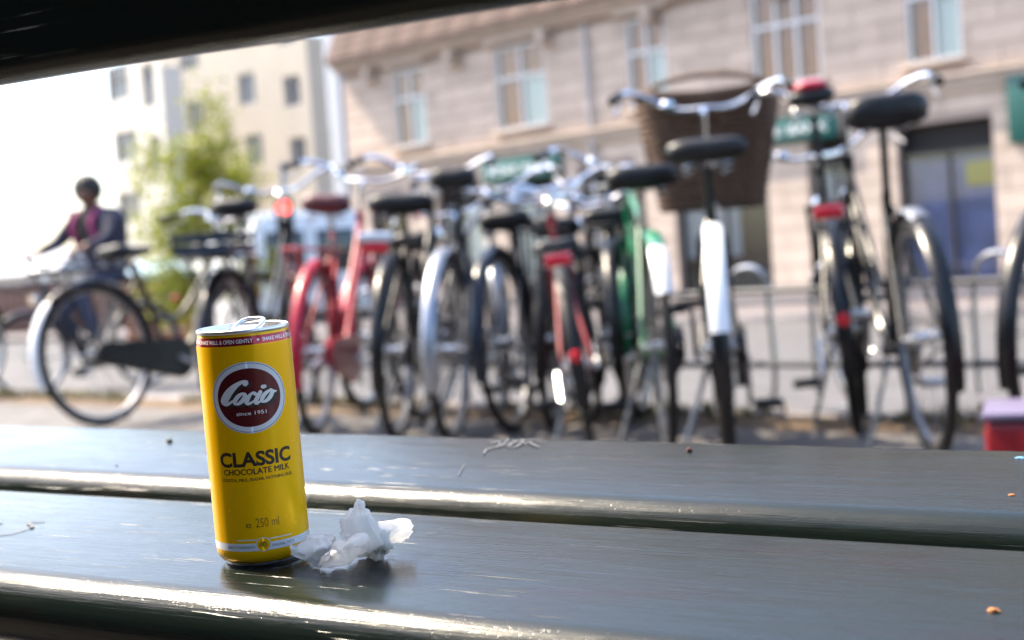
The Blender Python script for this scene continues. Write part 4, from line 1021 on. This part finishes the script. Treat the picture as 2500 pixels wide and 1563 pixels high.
def add_translucency(m, col, f):
    t = m.node_tree; tr_ = t.nodes.new('ShaderNodeBsdfTranslucent'); tr_.inputs[0].default_value = (*col, 1); mx = t.nodes.new('ShaderNodeMixShader'); mx.inputs[0].default_value = f
    t.links.new(t.nodes['Principled BSDF'].outputs[0], mx.inputs[1]); t.links.new(tr_.outputs[0], mx.inputs[2]); t.links.new(mx.outputs[0], t.nodes['Material Output'].inputs[0])
add_translucency(M['leaf'], (.3, .34, .04), .4)
M['bark'] = mat('bark', (.09, .065, .05), .9, var=.3, vscale=12, bump=.5)
def tree():
    D = 17.; p = ground_at(505, D=D); root = empty('young_tree', 'young street tree with yellow green leaves behind the leftmost bicycles', 'tree', loc=p)
    tk = MB(); tk.tube(spline([(0, 0, 0), (.03, 0, .8), (-.03, .02, 1.6), (.0, 0, 2.4), (.12, 0, 3.05)], 5), [.06 - .05 * i / 20 for i in range(21)], 8)
    tips = []
    for k in range(34):
        a = random.uniform(0, 6.28); z0 = random.uniform(.7, 2.5); Lh = random.uniform(.35, .75); e = Vector((math.cos(a) * Lh, math.sin(a) * Lh, random.uniform(-.15, .45)))
        s_ = Vector((0, 0, z0)); tk.tube(spline([s_, s_ + e * .5 + Vector((0, 0, .1)), s_ + e], 3), [.018, .016, .014, .012, .010, .007, .004], 5); tips += [s_ + e, s_ + e * .7]
    tk.build('trunk', M['bark'], root)
    lf = MB()
    for t_ in tips + [Vector((.2, 0, 3.0)), Vector((.3, 0, 2.8)), Vector((.15, 0, 3.1)), Vector((-.55, 0, 2.55)), Vector((-.6, 0, 2.3))]:
        if noise.noise(t_ * 1.4) < -.25: continue
        for j in range(110):
            d = Vector((random.gauss(0, .13), random.gauss(0, .13), random.gauss(-.02, .15))); c = t_ + d
            u = Vector((random.gauss(0, 1), random.gauss(0, 1), random.gauss(-.5, .7))).normalized(); w = u.orthogonal().normalized(); w = (Matrix.Rotation(random.uniform(0, 6), 3, u) @ w)
            l_ = random.uniform(.045, .085); lf.add([c, c + u * l_ * .5 + w * l_ * .3, c + u * l_, c + u * l_ * .5 - w * l_ * .3], [(0, 1, 2, 3)])
    lf.build('crown', M['leaf'], root, 0)
tree()

# ------------------------------------------------------------------ leafy screen added out of view to darken reflections
M['hedgeleaf'] = mat('dark_hedge_leaf', (.04, .048, .026), .6, var=.4, vscale=6)
def unseen_hedge():
    root = empty('hedge', 'dark green clipped hedge standing along the back of the bench', 'hedge', M=STREET @ Matrix.Translation((0, -.85, 0)))
    lf = MB()
    for k in range(9000):
        x, z = random.uniform(-6, 6), random.uniform(.05, 2.1); y = -abs(random.gauss(0, .12)) - .03 if z < 2.0 else random.uniform(-.7, 0)
        c = Vector((x, y, z)); u = Vector((random.gauss(0, 1), random.gauss(.4, 1), random.gauss(.2, 1))).normalized(); w = u.orthogonal().normalized(); l_ = random.uniform(.05, .1)
        lf.add([c, c + u * l_ * .5 + w * l_ * .3, c + u * l_, c + u * l_ * .5 - w * l_ * .3], [(0, 1, 2, 3)])
    lf.build('crown', M['hedgeleaf'], root, 0)
    MB().box(-6, 6, -.7, -.22, .0, 2.0).build('twigs', M['bark'], root, 0)
unseen_hedge()

# ------------------------------------------------------------------ cyclist
M['skin'] = mat('skin', (.16, .07, .045), .55, sub=.1)
M['hair'] = mat('dark_hair', (.012, .01, .01), .6, bump=.4, bscale=80)
M['vest'] = mat('dark_vest', (.008, .007, .01), .8)
M['shirt'] = mat('grey_lilac_shirt', (.06, .06, .09), .9, spec=.2, var=.5, vscale=9, col2=(.015, .015, .025))
M['jeans'] = mat('dark_trousers', (.03, .04, .08), .85)
M['strap'] = mat('magenta_strap', (.3, .02, .12), .7)
M['shoe'] = mat('black_shoe', (.02, .02, .02), .6)
def cyclist():
    D = 12.3; p = ground_at(345, D=D); head = 222.   # travels towards the camera and to the left
    bk = bicycle('bicycle ridden by the cyclist behind the leftmost parked bicycle', p, head, frame='step', color='navy', saddle_h=.95, bar_h=1.05, stand=False, crank=-60, name='ridden_bicycle', group=None, carrier=True, lean=0)
    hd = Vector((math.sin(R_(head)), math.cos(R_(head)), 0)); root = empty('person', 'person in dark vest and grey lilac shirt riding a bicycle at left', 'person', M=Matrix.Translation(p) @ Matrix.Rotation(R_(90 - head), 4, 'Z') @ Matrix.Diagonal((1.12, 1.2, 1.03, 1)))
    # joints in bicycle coordinates: x forward, y left, z up
    J = {'pel': (.26, 0, 1.0, .14), 'abd': (.28, 0, 1.14, .15), 'che': (.33, 0, 1.32, .175), 'nb': (.36, 0, 1.46, .08), 'nk': (.385, 0, 1.54, .068)}
    for s, sy in (('l', 1), ('r', -1)):
        J['sh' + s] = (.35, sy * .22, 1.41, .078); J['el' + s] = (.46, sy * .33, 1.22, .058); J['wr' + s] = (.68, sy * .29, 1.14, .032)
        J['hi' + s] = (.28, sy * .1, .97, .095); up_ = s == 'l'
        J['kn' + s] = (.62, sy * .11, .86 if up_ else .66, .064); J['an' + s] = (.50 if up_ else .42, sy * .11, .44 if up_ else .2, .042); J['to' + s] = ((.66 if up_ else .58), sy * .11, .40 if up_ else .16, .035)
    E_ = [('pel', 'abd'), ('abd', 'che'), ('che', 'nb'), ('nb', 'nk')]
    for s in 'lr': E_ += [('che', 'sh' + s), ('sh' + s, 'el' + s), ('el' + s, 'wr' + s), ('pel', 'hi' + s), ('hi' + s, 'kn' + s), ('kn' + s, 'an' + s), ('an' + s, 'to' + s)]
    ks = list(J); me = bpy.data.meshes.new('body'); me.from_pydata([J[k][:3] for k in ks], [(ks.index(a), ks.index(b)) for a, b in E_], []); o = bpy.data.objects.new('body', me); C.objects.link(o)
    md = o.modifiers.new('skin', 'SKIN')
    for i, k in enumerate(ks): r_ = J[k][3]; me.skin_vertices[0].data[i].radius = (r_ * (1.25 if k in ('pel', 'abd', 'che') else 1), r_); me.skin_vertices[0].data[i].use_root = (k == 'pel')
    ms = o.modifiers.new('sub', 'SUBSURF'); ms.levels = 2; ms.render_levels = 2
    bpy.context.view_layer.update(); nm = bpy.data.meshes.new_from_object(o.evaluated_get(bpy.context.evaluated_depsgraph_get())); bpy.data.objects.remove(o)
    # head joined to the same surface
    bm = bmesh.new(); bm.from_mesh(nm); h = bmesh.new(); bmesh.ops.create_uvsphere(h, u_segments=28, v_segments=20, radius=1)
    HR = Matrix.Translation((.40, 0, 1.605)) @ Matrix.Rotation(R_(38), 4, 'Z')
    for v in h.verts:
        x, y, z_ = v.co; jaw = 1 - .22 * max(0, -z_) ; c = Vector((x * .098 * jaw, y * .078 * jaw, z_ * .122))
        if x > 0: c.x += .022 * math.exp(-((y / .2) ** 2 + ((z_ + .12) / .22) ** 2)); c.x -= .010 * math.exp(-(((abs(y) - .38) / .2) ** 2 + ((z_ - .08) / .16) ** 2)); c.x += .006 * math.exp(-((y / .35) ** 2 + ((z_ + .5) / .1) ** 2))
        if abs(y) > .9: c.y *= 1.08
        v.co = HR @ c
    tmp = bpy.data.meshes.new('h'); h.to_mesh(tmp); h.free(); bm.from_mesh(tmp); bm.to_mesh(nm); bm.free()
    nm.materials.clear()
    for k in ('shirt', 'vest', 'skin', 'jeans', 'shoe'): nm.materials.append(M[k])
    for pl in nm.polygons:
        c = pl.center
        if c.z > 1.49: k = 2
        elif c.x > .64 and c.z > 1.0 and abs(c.y) > .2: k = 2
        elif c.z < 1.02 and abs(c.y) < .25: k = 4 if (c.z < .47 and c.x > .52) or c.z < .22 else 3
        elif abs(c.y) < .145 and c.z > 1.16: k = 1
        else: k = 0
        pl.material_index = k
    nm.shade_smooth(); body = link('body', nm, root)
    hr = bmesh.new(); bmesh.ops.create_icosphere(hr, subdivisions=4, radius=1)
    for v in hr.verts:
        c = v.co; e = 1 + .05 * noise.noise(c * 5); v.co = HR @ Vector((c.x * .118 * e - .022, c.y * .108 * e, max(c.z, -.75) * .128 * e + .028 + max(0, c.x - .1) * .03))
    MB().bm(hr).build('hair', M['hair'], root)
    for sy in (-1, 1):
        MB().tube(spline([(.26, sy * .11, 1.45), (.40, sy * .125, 1.46), (.47, sy * .12, 1.34), (.42, sy * .14, 1.18)], 5), .022, 8).build('backpack_strap', M['strap'], root)
        # hand closed on the grip: palm and five fingers
        hb = MB(); w = Vector((.70, sy * .29, 1.135)); hb.bbox(-.035, .04, -.035, .035, -.014, .016, .012, Matrix.Translation(w))
        for f_ in range(4):
            y = -.03 + f_ * .02; hb.tube([w + Vector((.035, y, .005)), w + Vector((.062, y, -.004)), w + Vector((.064, y, -.032 - .003 * (f_ in (1, 2)))), w + Vector((.04, y, -.045))], [.009, .009, .008, .007], 6)
        hb.tube([w + Vector((-.01, -sy * .03, -.005)), w + Vector((.02, -sy * .045, -.02)), w + Vector((.045, -sy * .03, -.035))], [.011, .010, .008], 6); hb.build('hand', M['skin'], root)
cyclist()
